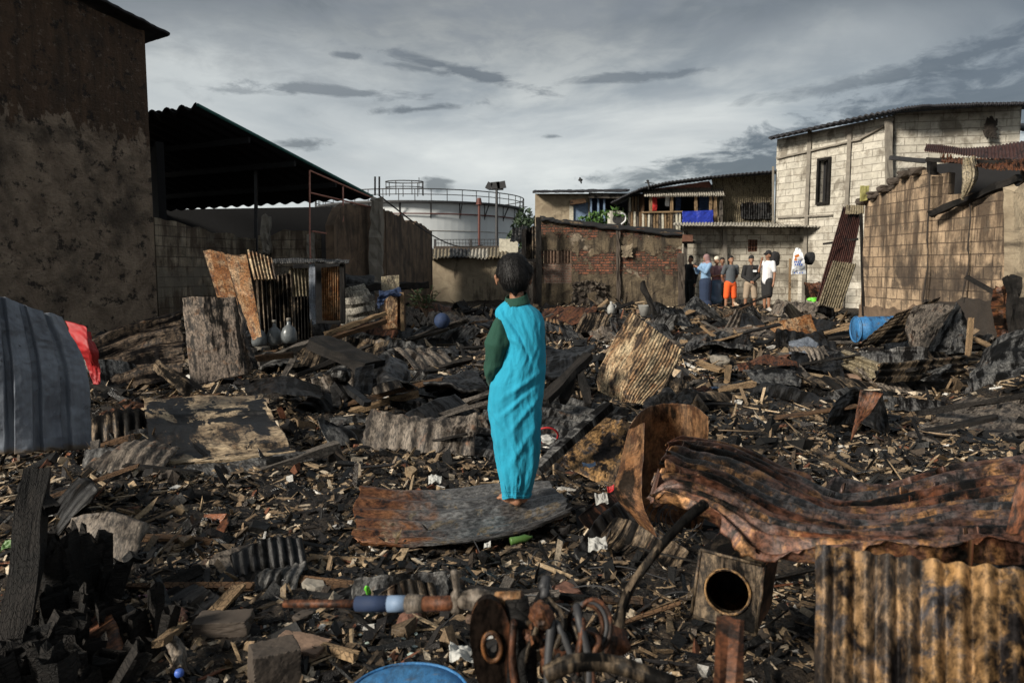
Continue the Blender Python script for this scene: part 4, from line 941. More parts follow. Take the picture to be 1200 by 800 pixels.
# upper room and roof above it
t = thing('roofed_room', XY(1140, 300, 13.5).tolist()+[0], 'dark gutted room with block walls under a sagging red brown corrugated roof', 'room')
wall('back_wall', XY(1092, 300, 14.6), XY(1250, 300, 12.6), [(0, P(1092, 205, 14.6)[2]), (1, P(1092, 190, 14.6)[2])], MM['block_warm'], .2, parent=t, jag=0, seed=44, holes=[(.25, 1.5, P(0, 226, 14)[2], 9)])
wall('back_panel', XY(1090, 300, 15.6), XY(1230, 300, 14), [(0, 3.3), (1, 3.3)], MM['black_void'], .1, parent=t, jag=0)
plank('post', P(1093, 300, 13.1), P(1092, 186, 13.1), .12, .1, MM['wood_char'], parent=t); plank('beam', P(1090, 252, 12.7), P(1196, 208, 11.4), .16, .1, MM['wood_char'], parent=t, wob=.4)
sheet('roof', [[P(1085, 168, 14.5), P(1140, 172, 14), P(1230, 158, 13)], [P(1082, 176, 12.9), P(1140, 180, 12.2), P(1240, 188, 11.2)]], MM['metal_dark_red'], ribs=44, amp=.011, res=350, crump=.03, cs=1.5, parent=t, thick=.008, rag=.015)
sheet('roof_sheet', [[P(1098, 182, 12.8), P(1160, 184, 12), P(1230, 186, 11)], [P(1100, 189, 12.2), P(1160, 196, 11.6), P(1230, 205, 10.8)]], MM['metal_rust_dark'], ribs=30, amp=.01, res=240, crump=.03, cs=2, parent=t, rag=.05)
plank('rafter', P(1086, 187, 12.9), P(1190, 192, 11.5), .09, .07, MM['wood_char'], parent=t)
o = sheet('bent_corrugated_sheet', [[P(1127, 183, 12.), P(1136, 182, 11.9), P(1143, 182, 12.0)], [P(1127, 210, 11.95), P(1140, 208, 11.7), P(1147, 207, 11.9)], [P(1126, 238, 11.95), P(1130, 232, 11.85), P(1134, 228, 11.9)]], MM['metal_khaki'], ribs=6, amp=.02, crump=.01, rag=.05)
T(o, 'narrow twisted corrugated strip hanging from the roof edge over the broken block wall', 'metal sheet')
o = sheet('yellow_tin_sheet', q4((1008, 217, 15.0), (1019, 217, 15.), (1008, 237, 15.0), (1018, 235, 15.0)), MM['yellow_tin'], crump=.02, cs=4, rag=.04, thick=.02, res=20); T(o, 'small yellow green tin plate on the end of the warm block wall', 'metal sheet')
# ------------------------------------------------------------------ the boy
def boy():
    base = P(600, 597, 3.55); base[2] = .020
    t = thing('person', base, 'barefoot child in a long turquoise robe with green sleeves, back turned, standing on burnt metal', 'person')
    D0 = 3.55
    Q = lambda px, py, dd=0.0: P(px, py, D0+dd)
    # body: legs, trunk, neck, head, arms folded to the front
    fl, fr = Q(595, 592, .0), Q(612, 588, .05)
    caps = [(Q(606, 470, 0), Q(607, 385, 0), .075, .068), (Q(592, 378), Q(624, 378), .04, .04), (Q(606, 360), Q(605, 335), .036, .034),
            (Q(599, 468), Q(594, 530), .06, .045), (Q(594, 530), Q(596, 582), .042, .026), (Q(615, 468), Q(614, 530), .06, .045), (Q(614, 530), Q(611, 580), .042, .026),
            (Q(602.5, 317, .0), Q(603, 325, -.01), .069, .06, 1, 1.0), (Q(602, 312, .035), Q(602, 324, .04), .06, .055),
            (Q(586, 380), Q(575, 425, .06), .036, .03), (Q(575, 425, .06), Q(592, 440, .20), .03, .022), (Q(628, 380), Q(634, 425, .06), .036, .03), (Q(634, 425, .06), Q(615, 438, .20), .03, .022)]
    # jaw, nose: the face looks away
    caps += [(Q(601, 334, .05), Q(600, 336, .085), .034, .026), (Q(599, 324, .115), Q(599, 329, .125), .011, .012), (Q(601, 322, .07), Q(600, 326, .08), .045, .045)]
    # ears
    for ex, dz in ((580.8, -.012), (622.6, .012)):
        caps += [(Q(ex, 324.5, dz), Q(ex+(1.6 if ex < 600 else -1.4), 333, dz), .0125, .0075, .6, 1), (Q(ex+(3 if ex < 600 else -3), 328, dz), Q(ex+(1.6 if ex < 600 else -1.4), 328, dz), .01, .01)]
    # feet, toes away and to one side
    def foot(hx, hy, hd, tx, ty, td):
        h = Q(hx, hy, hd); h[2] = .022; e = Q(tx, ty, td); e[2] = .014
        out = [(h, h+(0, 0, .05), .027, .024), (h, h*.4+e*.6, .026, .022), (h*.4+e*.6, e, .023, .016)]
        dv = (e-h)/np.linalg.norm(e-h); sv = np.array((-dv[1], dv[0], 0))
        for k in range(5):
            o_ = (k-2)*.0105; r_ = .0085 if k else .011
            a = e+sv*o_-dv*.01; out.append((a, a+dv*(.024-.003*abs(k-1))-np.array((0, 0, .004)), r_, r_*.85))
        return out
    caps += foot(606, 598, -.02, 588, 596, .07)+foot(613, 596, .03, 606, 590, .17)
    # hands clasped at the front
    for (a, sgn) in ((Q(597, 441, .22), 1), (Q(610, 440, .22), -1)):
        caps.append((a, a+np.array((.03*sgn, .02, -.005)), .022, .02))
        for k in range(4): b = a+np.array((.045*sgn, .02, -.02+.013*k)); caps.append((b, b+np.array((.028*sgn, .012-.004*k, -.004)), .0075, .006))
        b = a+np.array((.01*sgn, .03, .02)); caps.append((b, b+np.array((.02*sgn, .02, .015)), .0085, .007))
    body = blob('body', caps, MM['skin'], t, .0045, 3)
    # eyes and mouth on the hidden face
    for sx in (-1, 1): Geo().lathe(Q(600+sx*7, 322, .118), [(.002, 0), (.009, .003), (.009, .01), (.002, .014)], 10, (0, 1, 0)).build('eye', MM['hair_black'], t)
    Geo().tube([Q(596, 333.5, .118), Q(600, 334.2, .125), Q(604, 333.5, .118)], .004, 6).build('mouth', MM['cloth_mauve'], t)
    # hair: a cap plus combed strands
    hair = [(Q(601.5, 314.5, .005), Q(603, 324, -.012), .077, .075), (Q(602, 315, .01), Q(603, 318, .03), .074, .076), (Q(593.5, 319, .0), Q(595.5, 332, -.02), .052, .034), (Q(612, 318, .0), Q(611, 332, -.02), .053, .035), (Q(602.5, 332, -.026), Q(603.5, 339, -.028), .044, .024)]
    hb = blob('hair', hair, MM['hair_black'], t, .005, 3)
    me = hb.data; nv = len(me.vertices); cov = np.empty(nv*3); me.vertices.foreach_get('co', cov); cov = cov.reshape(-1, 3); nm = np.empty(nv*3); me.vertices.foreach_get('normal', nm); nm = nm.reshape(-1, 3)
    r0 = np.random.default_rng(4); crown = Q(597, 301, .0)-base; V = []; F = []
    for i in r0.integers(0, nv, 2600):
        p, n_ = cov[i], nm[i]
        dr = p-crown; dr = dr-n_*np.dot(dr, n_); dr /= np.linalg.norm(dr)+1e-6
        dr = dr*.8+np.array((0, 0, -.55))+r0.normal(0, .16, 3); dr = dr-n_*np.dot(dr, n_)*.85; dr /= np.linalg.norm(dr)
        L = r0.uniform(.018, .038); sd_ = np.cross(dr, n_); sd_ /= np.linalg.norm(sd_)+1e-9; wd = .0013; k = len(V)
        q0 = p-n_*.002; q1 = p+dr*L*.5+n_*.0022; q2 = p+dr*L+n_*r0.uniform(-.001, .003)
        V += [q0-sd_*wd, q0+sd_*wd, q1+sd_*wd*.8, q1-sd_*wd*.8, q2]; F += [(k, k+1, k+2, k+3), (k+3, k+2, k+4)]
    mk('hair_strands', np.array(V)+WL[t], F, MM['hair_black'], t)
    # robe: loft through the outline of the cloth
    prof = [ # py, left px, right px, depth half (m)
        (350, 596, 611, .035), (354, 591, 616, .045), (359, 584, 624, .062), (366, 580.5, 632, .078), (375, 582, 636.5, .088), (390, 588, 637.5, .095), (410, 590, 638, .098), (430, 584, 638.6, .10),
        (450, 574.6, 637.5, .102), (475, 574, 635.6, .104), (500, 575, 634.5, .106), (525, 578, 633, .106), (550, 583, 629.5, .102), (570, 586.5, 624.5, .096), (583, 588.5, 620.8, .075), (587, 589, 620.0, .07)]
    pys = np.array([p[0] for p in prof]); n_r, n_a = 190, 168
    yy = np.interp(np.linspace(0, 1, n_r), np.linspace(0, 1, len(pys)), pys); yy = np.linspace(350, 587, n_r)
    lx = np.interp(yy, pys, [p[1] for p in prof]); rx = np.interp(yy, pys, [p[2] for p in prof]); dp = np.interp(yy, pys, [p[3] for p in prof])
    ker = np.ones(7)/7
    lx[3:-3] = np.convolve(lx, ker, 'valid'); rx[3:-3] = np.convolve(rx, ker, 'valid'); dp[3:-3] = np.convolve(dp, ker, 'valid')
    th = np.linspace(0, 2*math.pi, n_a, endpoint=False)
    V = []
    for i in range(n_r):
        a = Q(lx[i], yy[i]); b = Q(rx[i], yy[i]); c = (a+b)/2; hw = (b[0]-a[0])/2; z = c[2]; s = (yy[i]-350)/237
        tilt = .16*(lx[i]*0+s-.5)*0
        ct, st_ = np.cos(th), np.sin(th)
        sq = 1/np.power(np.abs(ct)**2.5+np.abs(st_)**2.5, 1/2.5)
        # folds: long drapes that fan from the shoulder blade and the right hip, plus soft wrinkles
        ph = th
        amp = .0012+.0052*sm(.25, .9, s)
        rd = lambda x: 1-2*np.abs(np.sin(x/2))**.8
        f = amp*(.75*rd(ph*5+1.6*np.sin(s*2.4)+.6)+.55*rd(ph*8-1.6*s+1.5)+.2*np.sin(ph*15+3*s))
        f = f+.0055*fbm(ph*1.6+s*1.2, s*5.0-ph*.8, 0, 71, 4)+.0022*(1-2*np.abs(vn(ph*3.1+s*9, s*16-ph*4, 0, 72)))
        # diagonal pulls across the lower back, seen on the camera side (sin<0)
        u_ = (ct*.5+.5); back = sm(.1, -.5, st_)
        for (u0, s0, sl, wd, am) in [(.55, .42, -.55, .020, .007), (.62, .46, -.62, .016, -.006), (.50, .50, -.75, .02, .006), (.68, .55, -.9, .022, .0055), (.35, .64, .9, .03, .006), (.6, .72, -1.0, .03, .006), (.30, .2, .35, .016, .0055), (.36, .15, 1.4, .02, -.007)]:
            ds = (s-s0)-sl*(u_-u0)*.35; f = f+1.5*back*am*np.exp(-(ds/wd)**2)*np.exp(-((u_-u0)/.28)**2)
        if yy[i] > 583: f = f+.002
        x = c[0]+(hw*ct*sq+f*ct); y = c[1]+(dp[i]*st_*sq+f*st_)
        zz = z+(.004*np.sin(th*3+1)+.004*ct-.018*st_+.016)*s**3
        V.append(np.stack([x, y, zz], 1))
    V = np.array(V); g_ = np.arange(n_r*n_a).reshape(n_r, n_a)
    # inner turn-up so the hem has thickness
    F = np.stack([g_[:-1], np.roll(g_, -1, 1)[:-1], np.roll(g_, -1, 1)[1:], g_[1:]], -1).reshape(-1, 4)
    uv = np.stack([np.tile(th/(2*math.pi)*.7, n_r), np.repeat(yy/300, n_a)], 1)
    ro = mk('robe', V.reshape(-1, 3), F[:, ::-1], MM['cloth_turquoise'], t, uv=uv, smooth=True)
    md = ro.modifiers.new('t', 'SOLIDIFY'); md.thickness = .003; md.offset = -1
    hemr = [V[-4][k] + np.array((0, 0, 0)) for k in range(n_a)]
    for q_ in (-4, -9):
        ring_ = V[q_]; cc = ring_.mean(0); pts = ring_+(ring_-cc)*np.array((1, 1, 0))/np.linalg.norm((ring_-cc)*np.array((1, 1, 0)), axis=1)[:, None]*.0012
        Geo().tube(np.concatenate([pts, pts[:1]]), .0011, 5, False).build('hem_stitching', MM['cloth_turquoise'], t, smooth=True)
    # side seam of the robe and the shoulder seam
    sp = [Q(np.interp(y, pys, [p[1] for p in prof])+7+2*math.sin(y*.02), y, -.075) for y in range(455, 587, 6)]
    Geo().tube(sp, .0016, 5).build('side_seam', MM['cloth_turquoise'], t, smooth=True)
    # green sleeve, bent forwards at the elbow
    def sleeve(pts, rad, name, mat, n=40):
        pts = cr(pts, 14); rad = np.interp(np.linspace(0, 1, len(pts)), np.linspace(0, 1, len(rad)), rad); g2 = Geo(); g2.tube(pts, rad, n, False)
        V = g2.V[0]; m = len(pts); cen = np.repeat(pts, n, 0); dv = V-cen; L_ = np.linalg.norm(dv, axis=1)[:, None]
        q = np.repeat(np.linspace(0, 1, m), n); a = np.tile(np.linspace(0, 2*math.pi, n, endpoint=False), m)
        f = .0045*(1-2*np.abs(np.sin(q*13+1.2*np.sin(a*1.0)+.6*np.sin(a*2))))*sm(.2, .6, q)+.007*fbm(np.cos(a)*1.6+q*2, q*7, np.sin(a)*1.6, 5, 3)
        V = V+dv/L_*f[:, None]
        o = mk(name, V, g2.F, mat, t, smooth=True, uv=np.stack([a*.05, q*.4], 1)); md = o.modifiers.new('t', 'SOLIDIFY'); md.thickness = .003; md.offset = -1; return o
    sleeve([Q(590, 368, -.01), Q(586, 384, -.04), Q(583, 404, -.05), Q(578.5, 426, -.035), Q(577, 444, .0), Q(582, 452, .09), Q(592, 450, .18)], [.020, .040, .058, .046, .034, .030, .028], 'sleeve', MM['cloth_green'])
    sleeve([Q(627, 372, .0), Q(628, 390, .02), Q(628, 412, .05), Q(628, 428, .07), Q(622, 440, .13), Q(614, 442, .19)], [.03, .045, .048, .046, .042, .034], 'sleeve', MM['cloth_green'])
    # collar: a standing green band
    g_ = []; 
    for j, (py, hw, hd, dx) in enumerate([(345.5, .0500, .046, 0), (349, .0525, .050, 0), (353.5, .060, .056, 0), (357.5, .068, .060, 0)]):
        c = Q(605+dx, py, .0); row = []
        for a in np.linspace(0, 2*math.pi, 49): row.append(c+np.array((hw*math.cos(a), hd*math.sin(a), -.008*math.sin(a)*0+.010*math.cos(a)+(.012*math.sin(a) if j < 2 else .006*math.sin(a)))))
        g_.append(row)
    V = np.array(g_).reshape(-1, 3); ii = np.arange(4*49).reshape(4, 49); F = np.stack([ii[:-1, :-1], ii[:-1, 1:], ii[1:, 1:], ii[1:, :-1]], -1).reshape(-1, 4)
    o = mk('collar', V, F, MM['cloth_green'], t, smooth=True); md = o.modifiers.new('t', 'SOLIDIFY'); md.thickness = .005; md.offset = 0
    md = o.modifiers.new('s', 'SUBSURF'); md.levels = md.render_levels = 1
boy()

# ------------------------------------------------------------------ the onlookers
def person(px, py, D, H, yaw, label, top, bottom, long_sleeve=False, shorts=False, skirt=None, hat=None, hijab=None, armL='down', armR='down', badge=None, hair=True, shirt_drop=0, stance=.09, bag=None, lower=None):
    base = P(px, py, D); t = thing('person', base, label, 'person', None)
    c, s = math.cos(yaw), math.sin(yaw)
    def Q(x, y, z): # person frame: -y is the way they face, yaw 0 = towards the camera
        return base+np.array((x*c-y*s, x*s+y*c, z))*H
    sk = MM['skin']; hp, kn, an, sh, nk = .50, .285, .045, .81, .86
    arm = {}
    for sg, mode in ((-1, armL), (1, armR)):
        S = (sg*.105, 0, sh-.005)
        if mode == 'down': E, W_2 = (sg*.135, .015, .63), (sg*.14, -.01, .485)
        elif mode == 'cross': E, W_2 = (sg*.13, -.04, .65), (-sg*.03, -.12, .665)
        elif mode == 'clasp': E, W_2 = (sg*.135, .0, .64), (sg*.02, -.11, .55)
        elif mode == 'mouth': E, W_2 = (sg*.12, -.07, .67), (sg*.03, -.11, .84)
        elif mode == 'phone': E, W_2 = (sg*.12, -.09, .68), (sg*.04, -.20, .765)
        elif mode == 'back': E, W_2 = (sg*.14, .05, .64), (sg*.07, .09, .53)
        arm[sg] = (S, E, W_2)
    caps = [(Q(0, 0, hp+.02), Q(0, 0, .78), .062*H, .066*H), (Q(-.08, 0, sh-.01), Q(.08, 0, sh-.01), .03*H, .03*H), (Q(0, 0, .80), Q(0, -.005, .90), .028*H, .026*H),
            (Q(0, 0, .945), Q(0, -.008, .915), .047*H, .038*H), (Q(0, -.022, .91), Q(0, -.03, .888), .032*H, .02*H), (Q(0, -.052, .925), Q(0, -.058, .912), .007*H, .009*H)]
    for sg in (-1, 1):
        caps += [(Q(sg*.047, 0, hp), Q(sg*stance*.62, 0, kn), .052*H, .034*H), (Q(sg*stance*.62, 0, kn), Q(sg*stance*.7, .005, an), .033*H, .02*H), (Q(sg*stance*.7, .01, .018), Q(sg*stance*.85, -.075, .012), .02*H, .015*H), (Q(sg*.046, .0, .925), Q(sg*.047, .0, .912), .008*H, .008*H)]
        S, E, W_2 = arm[sg]; caps += [(Q(*S), Q(*E), .029*H, .022*H), (Q(*E), Q(*W_2), .021*H, .015*H)]
        d = np.array(W_2)-np.array(E); d /= np.linalg.norm(d); hnd = np.array(W_2)+d*.03; caps.append((Q(*W_2), Q(*hnd), .017*H, .018*H))
        for k in range(4): f0 = hnd+np.array((0, (k-1.5)*.010, 0)); caps.append((Q(*f0), Q(*(f0+d*(.042-.004*abs(k-1.3)))), .0058*H, .005*H))
        caps.append((Q(*hnd), Q(*(hnd+d*.015+np.array((-sg*.018, -.012, 0)))), .007*H, .006*H))
    blob('body', caps, sk, t, .011, 2)
    tc = [(Q(0, 0, hp+.03-shirt_drop), Q(0, 0, .77), .088*H, .084*H, 1, .8), (Q(-.085, 0, sh-.012), Q(.085, 0, sh-.012), .042*H, .042*H)]
    for sg in (-1, 1):
        S, E, W_2 = arm[sg]; S, E, W_2 = map(np.array, (S, E, W_2)); tc.append((Q(*S), Q(*(S+(E-S)*(1 if long_sleeve else .68))), .042*H, .038*H))
        if long_sleeve: tc.append((Q(*E), Q(*(E+(W_2-E)*.9)), .033*H, .026*H))
    blob('shirt', tc, top, t, .013, 2)
    if skirt: blob('skirt', [(Q(0, 0, hp), Q(0, 0, skirt[0]), .112*H, skirt[1]*H)]+([(Q(-.04, 0, skirt[0]), Q(.04, 0, skirt[0]), skirt[1]*H, skirt[1]*H)]), bottom, t, .014, 3)
    else:
        z1 = .27 if shorts else .06; lc = [(Q(-.035, 0, hp+.01), Q(.035, 0, hp+.01), .07*H, .07*H)]
        for sg in (-1, 1):
            lc.append((Q(sg*.05, 0, hp), Q(sg*stance*.62, 0, kn), .064*H, .054*H))
            if not shorts: lc.append((Q(sg*stance*.62, 0, kn), Q(sg*stance*.7, 0, z1), .05*H, .042*H))
        blob('shorts' if shorts else 'trousers', lc, bottom, t, .012, 2)
    if hijab is not None:
        blob('headscarf', [(Q(0, .008, .94), Q(0, .02, .90), .058*H, .062*H), (Q(0, .03, .89), Q(0, .06, .70), .055*H, .07*H), (Q(-.05, .02, .83), Q(.05, .02, .83), .05*H, .05*H)], hijab, t, .012, 3)
    elif hair: blob('hair', [(Q(0, .008, .958), Q(0, .018, .925), .05*H, .044*H)], MM['hair_black'], t, .012, 1)
    if hat: 
        cap_ = [(Q(0, .004, .968), Q(0, .004, .962), .051*H, .05*H, 1, 1)]
        if hat[1]: cap_ += [(Q(-.02, -.055, .957), Q(.02, -.055, .957), .013*H, .013*H), (Q(0, -.06, .957), Q(0, -.085, .952), .02*H, .016*H)]
        blob('cap', cap_, hat[0], t, .011, 1)
    for sg in (-1, 1): # eyes, mouth
        Geo().lathe(Q(sg*.018, -.046, .928), [(.004, 0), (.008, .003), (.002, .006)], 8, (s, -c, 0)).build('eye', MM['hair_black'], t)
    Geo().tube([Q(-.013, -.053, .893), Q(.013, -.053, .893)], .004, 5).build('mouth', MM['cloth_mauve'], t)
    if badge: Geo().box(Q(.05, -.075, .735), (.1, .012, .055), (c, s, 0)).build('chest_badge', MM['white_bag'], t)
    if bag == 'phone':
        b = Q(0, -.225, .80); Geo().box(b, (.085, .012, .16), (c, s, 0)).build('x', MM['cloth_black']); o = COL.objects[-1]; o.name = 'phone'; T(o, 'small dark phone held up by the woman in the denim jacket', 'phone')
    for sg in (-1, 1): Geo().box(Q(sg*stance*.78, -.03, .004), (.1*H*.55, .15*H, .012*H), (c, s, 0)).build('sandal', MM['cloth_black'], t)
    return t
Y0 = 361
person(826, Y0+4, 20.6, 1.60, R(-68), 'woman in a dusty pink headscarf and pale denim jacket holding up a phone', MM['cloth_denim'], MM['cloth_navy'], long_sleeve=True, skirt=(.12, .095), hijab=MM['cloth_pinkbrown'], armL='phone', armR='phone', bag='phone')
person(808, Y0+1, 21.6, 1.55, R(-60), 'shadowed onlooker with dark hair half hidden behind the woman in the denim jacket', MM['cloth_black'], MM['cloth_black'], long_sleeve=True)
person(838.5, Y0+4, 20.9, 1.53, R(20), 'woman with a white cap and mauve long shirt over a checked skirt, hands together', MM['cloth_mauve'], MM['cloth_check'], skirt=(.22, .09), hat=(MM['cloth_cream'], False), armL='cross', armR='cross', shirt_drop=.13)
person(845, Y0+1, 21.8, 1.5, R(-10), 'young onlooker with black hair peering from behind the woman in mauve', MM['cloth_pinkbrown'], MM['cloth_black'])
person(855, Y0+5, 20.5, 1.56, R(8), 'stocky man in a dark grey polo shirt and bright orange shorts', MM['cloth_polo'], MM['cloth_orange'], shorts=True, armL='back', armR='back', stance=.11)
person(878.5, Y0+5, 20.6, 1.56, R(-6), 'man in a black jacket with a white chest patch, beige shorts and dark cap', MM['cloth_black'], MM['cloth_beige'], long_sleeve=True, shorts=True, armL='clasp', armR='clasp', badge=True, hat=(MM['cloth_black'], False), stance=.12)
person(898, Y0+5, 20.4, 1.68, R(-62), 'man in a white t-shirt, black shorts and black cap with one hand at his mouth', MM['cloth_white'], MM['cloth_black'], shorts=True, armL='mouth', armR='down', hat=(MM['cloth_black'], True), stance=.07)
# ------------------------------------------------------------------ things leaning, lying and hanging in the burnt yard
def SH(label, rows, mat, cat='metal sheet', name='metal_sheet', **k):
    o = sheet(name, [[P(*p) for p in r] for r in rows], MM[mat], **k); T(o, label, cat); return o
def PL(label, a, b, w, t, mat, cat='plank', name='plank', **k):
    o = plank(name, P(*a), P(*b), w, t, MM[mat], **k); T(o, label, cat); return o
# left side
metal_mat('board_scorched', (.16, .125, .10), (.26, .20, .15), (.15, .08, .04), (.010, .009, .008), .485, .58, met=0, streak=(9, .9, 1), sc=3)
metal_mat('metal_ridge_dark', (.06, .042, .03), (.20, .14, .09), (.13, .06, .025), (.007, .006, .006), .51, .6, streak=(.9, 8, 1), sc=3)
SH('blue grey ribbed metal sheet standing upright with an orange scrape, nearest the tall plaster house',
   [[(-70, 322, 4.3), (-20, 337, 4.35), (12, 350, 4.45), (45, 362, 4.55), (74, 372, 4.75)], [(-70, 430, 4.3), (-15, 430, 4.35), (25, 428, 4.45), (65, 428, 4.6), (104, 430, 4.8)], [(-70, 536, 4.3), (-12, 534, 4.4), (28, 533, 4.45), (70, 530, 4.6), (114, 527, 4.8)]],
   'ribbed_sheet_paint', ribs=5, amp=.022, prof='trap', crump=.010, cs=5, rag=.014, res=200, thick=.002)
SH('crumpled bright red plastic hanging behind the blue grey ribbed sheet', [[(74, 374, 5.4), (98, 380, 5.3), (107, 388, 5.3)], [(88, 405, 5.3), (104, 408, 5.2), (115, 410, 5.3)], [(100, 430, 5.3), (110, 432, 5.3), (117, 432, 5.3)], [(112, 452, 5.3), (115, 452, 5.28), (118, 451, 5.3)]], 'red_plastic', 'plastic sheet', 'plastic_sheet', crump=.012, cs=9, rag=.03, thick=.002)
SH('dark horizontally ribbed metal panel leaning against the foot of the tall plaster house', [[(100, 394, 8.2), (160, 374, 8.5), (214, 358, 8.8)], [(104, 425, 7.9), (160, 405, 8.2), (216, 395, 8.4)], [(108, 462, 7.5), (160, 450, 7.7), (218, 440, 7.9)]], 'metal_ridge_dark', ribs=4, amp=.04, ribdir='v', crump=.015, cs=4, rag=.02, res=110)
SH('square scorched grey board standing upright before the rusty strips', [[(212, 346, 6.8), (278, 347, 6.9)], [(223, 455, 6.4), (288, 440, 6.6)]], 'board_scorched', 'board', 'board', crump=.006, cs=5, rag=.02, thick=.02, res=120)
SH('curled scorched sheet slumping beside the square grey board', [[(274, 352, 7.2), (281, 353, 7.2)], [(275, 400, 7.0), (291, 402, 6.9)], [(272, 447, 6.7), (303, 432, 6.7)]], 'board_scorched', crump=.02, cs=6, rag=.03, ribs=2, amp=.015)
SH('narrow orange rusted strip, outermost of the leaning rusty strips', [[(237, 292, 9.2), (247, 291, 9.2)], [(262, 372, 8.4), (270, 372, 8.4)]], 'metal_rust_orange', crump=.01, rag=.015)
SH('tall orange rusted panel leaning between the narrow strip and the stained panel', [[(245, 291, 9.1), (263, 296, 9.1)], [(264, 372, 8.3), (284, 372, 8.3)]], 'metal_rust_orange', crump=.012, rag=.015, cs=4)
SH('long pale and orange stained panel with two dark spots, leaning beside the corrugated sheets', [[(263, 297, 8.9), (289, 297, 8.9)], [(277, 345, 8.5), (298, 345, 8.5)], [(296, 400, 8.0), (307, 396, 8.0)]], 'metal_rust_orange', crump=.012, rag=.015, cs=3)
SH('small tan corrugated sheet hanging tilted at the top of the leaning pile', [[(289, 292, 8.6), (320, 303, 8.7)], [(298, 328, 8.5), (325, 328, 8.6)]], 'metal_tan_lit', ribs=7, amp=.02, rag=.02, crump=.008)
SH('tall brown corrugated sheet standing behind the three bottles', [[(299, 326, 9.4), (343, 318, 9.6)], [(304, 403, 9.1), (346, 398, 9.3)]], 'metal_corrugated_brown', ribs=9, amp=.03, rag=.015, crump=.01, res=100)
SH('short grey brown corrugated sheet above a dark one beside the rusty hut', [[(338, 314, 9.9), (363, 313, 10)], [(342, 349, 9.9), (365, 348, 10)]], 'metal_khaki', ribs=6, amp=.02, rag=.02, crump=.01)
SH('dark corrugated sheet standing lowest between the tall corrugated sheet and the rusty hut', [[(343, 346, 9.8), (366, 346, 9.9)], [(345, 398, 9.6), (367, 398, 9.7)]], 'metal_corrugated_brown', ribs=6, amp=.02, rag=.02, crump=.01)
t = thing('tin_hut', P(383, 378, 10.2), 'small hut with a rusty orange corrugated door under a thin flat roof', 'hut')
sheet('door', [[P(376, 313, 9.9), P(400, 311, 9.9)], [P(377, 376, 9.9), P(400, 376, 9.9)]], MM['metal_rust_orange'], ribs=9, amp=.018, crump=.005, rag=.01, parent=t)
sheet('roof', [[P(318, 303, 10.6), P(365, 303.5, 10.6), P(410, 305, 10.6)], [P(320, 308, 9.7), P(365, 307, 9.7), P(409, 307.5, 9.7)]], MM['metal_grey_burnt'], ribs=34, amp=.006, crump=.008, rag=.01, parent=t, thick=.012, res=220)
plank('post', P(367, 380, 9.8), P(366, 309, 9.8), .08, .06, MM['metal_blue_grey'], parent=t); plank('post', P(402, 380, 9.8), P(401, 309, 9.8), .06, .06, MM['wood_char'], parent=t)
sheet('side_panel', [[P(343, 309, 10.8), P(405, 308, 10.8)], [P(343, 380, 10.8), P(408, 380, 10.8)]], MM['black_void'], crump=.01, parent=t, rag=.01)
# three demijohns
d0 = None
def demijohn():
    t = thing('bottle', (0, 0, 0), 'x', 'bottle', 'big sooty bottles in a row')
    Geo().lathe((0, 0, 0), [(.03, 0), (.085, .01), (.095, .05), (.093, .12), (.07, .18), (.03, .215), (.022, .23), (.022, .27)], 18).build('glass_body', MM['bottle_grey'], t, smooth=True)
    Geo().lathe((0, 0, .265), [(.026, 0), (.026, .03), (.02, .035)], 12).build('stopper', MM['concrete'], t, smooth=True); return t
def dup(r, loc, rz, label=None, scale=1):
    c = r.copy(); COL.objects.link(c); c.location = tuple(loc); c.rotation_euler = (0, 0, rz); c.scale = (scale,)*3
    if label: c['label'] = label
    for ch in r.children:
        k = ch.copy(); COL.objects.link(k); k.parent = c
    return c
dj = demijohn()
for i, (px, py, D, lb) in enumerate([(304, 406, 8.3, 'dark sooty big bottle nearest the stained panel'), (322, 404, 8.4, 'dull grey big bottle in the middle of the three by the corrugated sheet'), (339, 402, 8.3, 'palest big bottle of the three, nearest the rusty hut')]):
    p = P(px, py, D)
    if i == 0: dj.location = tuple(p); dj['label'] = lb; dj.scale = (.9,)*3
    else: dup(dj, p, i, lb, .95)
for k, (y0, lb) in enumerate([(338, 'topmost tilted asbestos cement sheet scrap by the hut'), (350, 'upper wavy cement sheet in the pale stack by the hut'), (362, 'lowest wavy cement sheet in the pale stack by the hut')]):
    SH(lb, [[(398+k, y0+6-4*(k == 0), 10.6), (440-14*(k == 0), y0-(6 if k == 0 else 0), 10.6)], [(398, y0+17, 10.2), (440, y0+12, 10.2)]], 'cement_sheet', 'cement sheet', 'cement_sheet', ribs=3, amp=.03, ribdir='v', crump=.012, rag=.02, thick=.012)
t = thing('cabinet', P(460, 388, 10), 'brown burnt cabinet with scorched doors under a blue rag', 'cabinet')
Geo().box(P(462, 364, 10.2), (.27, .3, .5)).build('carcass', MM['wood_brown'], t)
sheet('door', [[P(452, 346, 10.0), P(466, 346, 10.0)], [P(452, 386, 10.0), P(466, 386, 10.0)]], MM['metal_rust_orange'], crump=.008, rag=.02, parent=t, thick=.012); plank('frame', P(472, 388, 10), P(471, 342, 10), .05, .05, MM['wood_tan'], parent=t)
SH('dark blue rag draped over the top of the burnt cabinet', [[(443, 340, 9.9), (470, 336, 10.2)], [(443, 347, 9.7), (470, 343, 9.9)], [(445, 366, 9.75), (450, 352, 9.8)]], 'blue_rag', 'cloth', 'cloth', crump=.03, cs=7, rag=.05)
SH('grey green metal sheet propped upright behind the blue rag', [[(446, 323, 11), (468, 322, 11)], [(447, 342, 10.8), (468, 340, 10.8)]], 'metal_khaki', crump=.02)
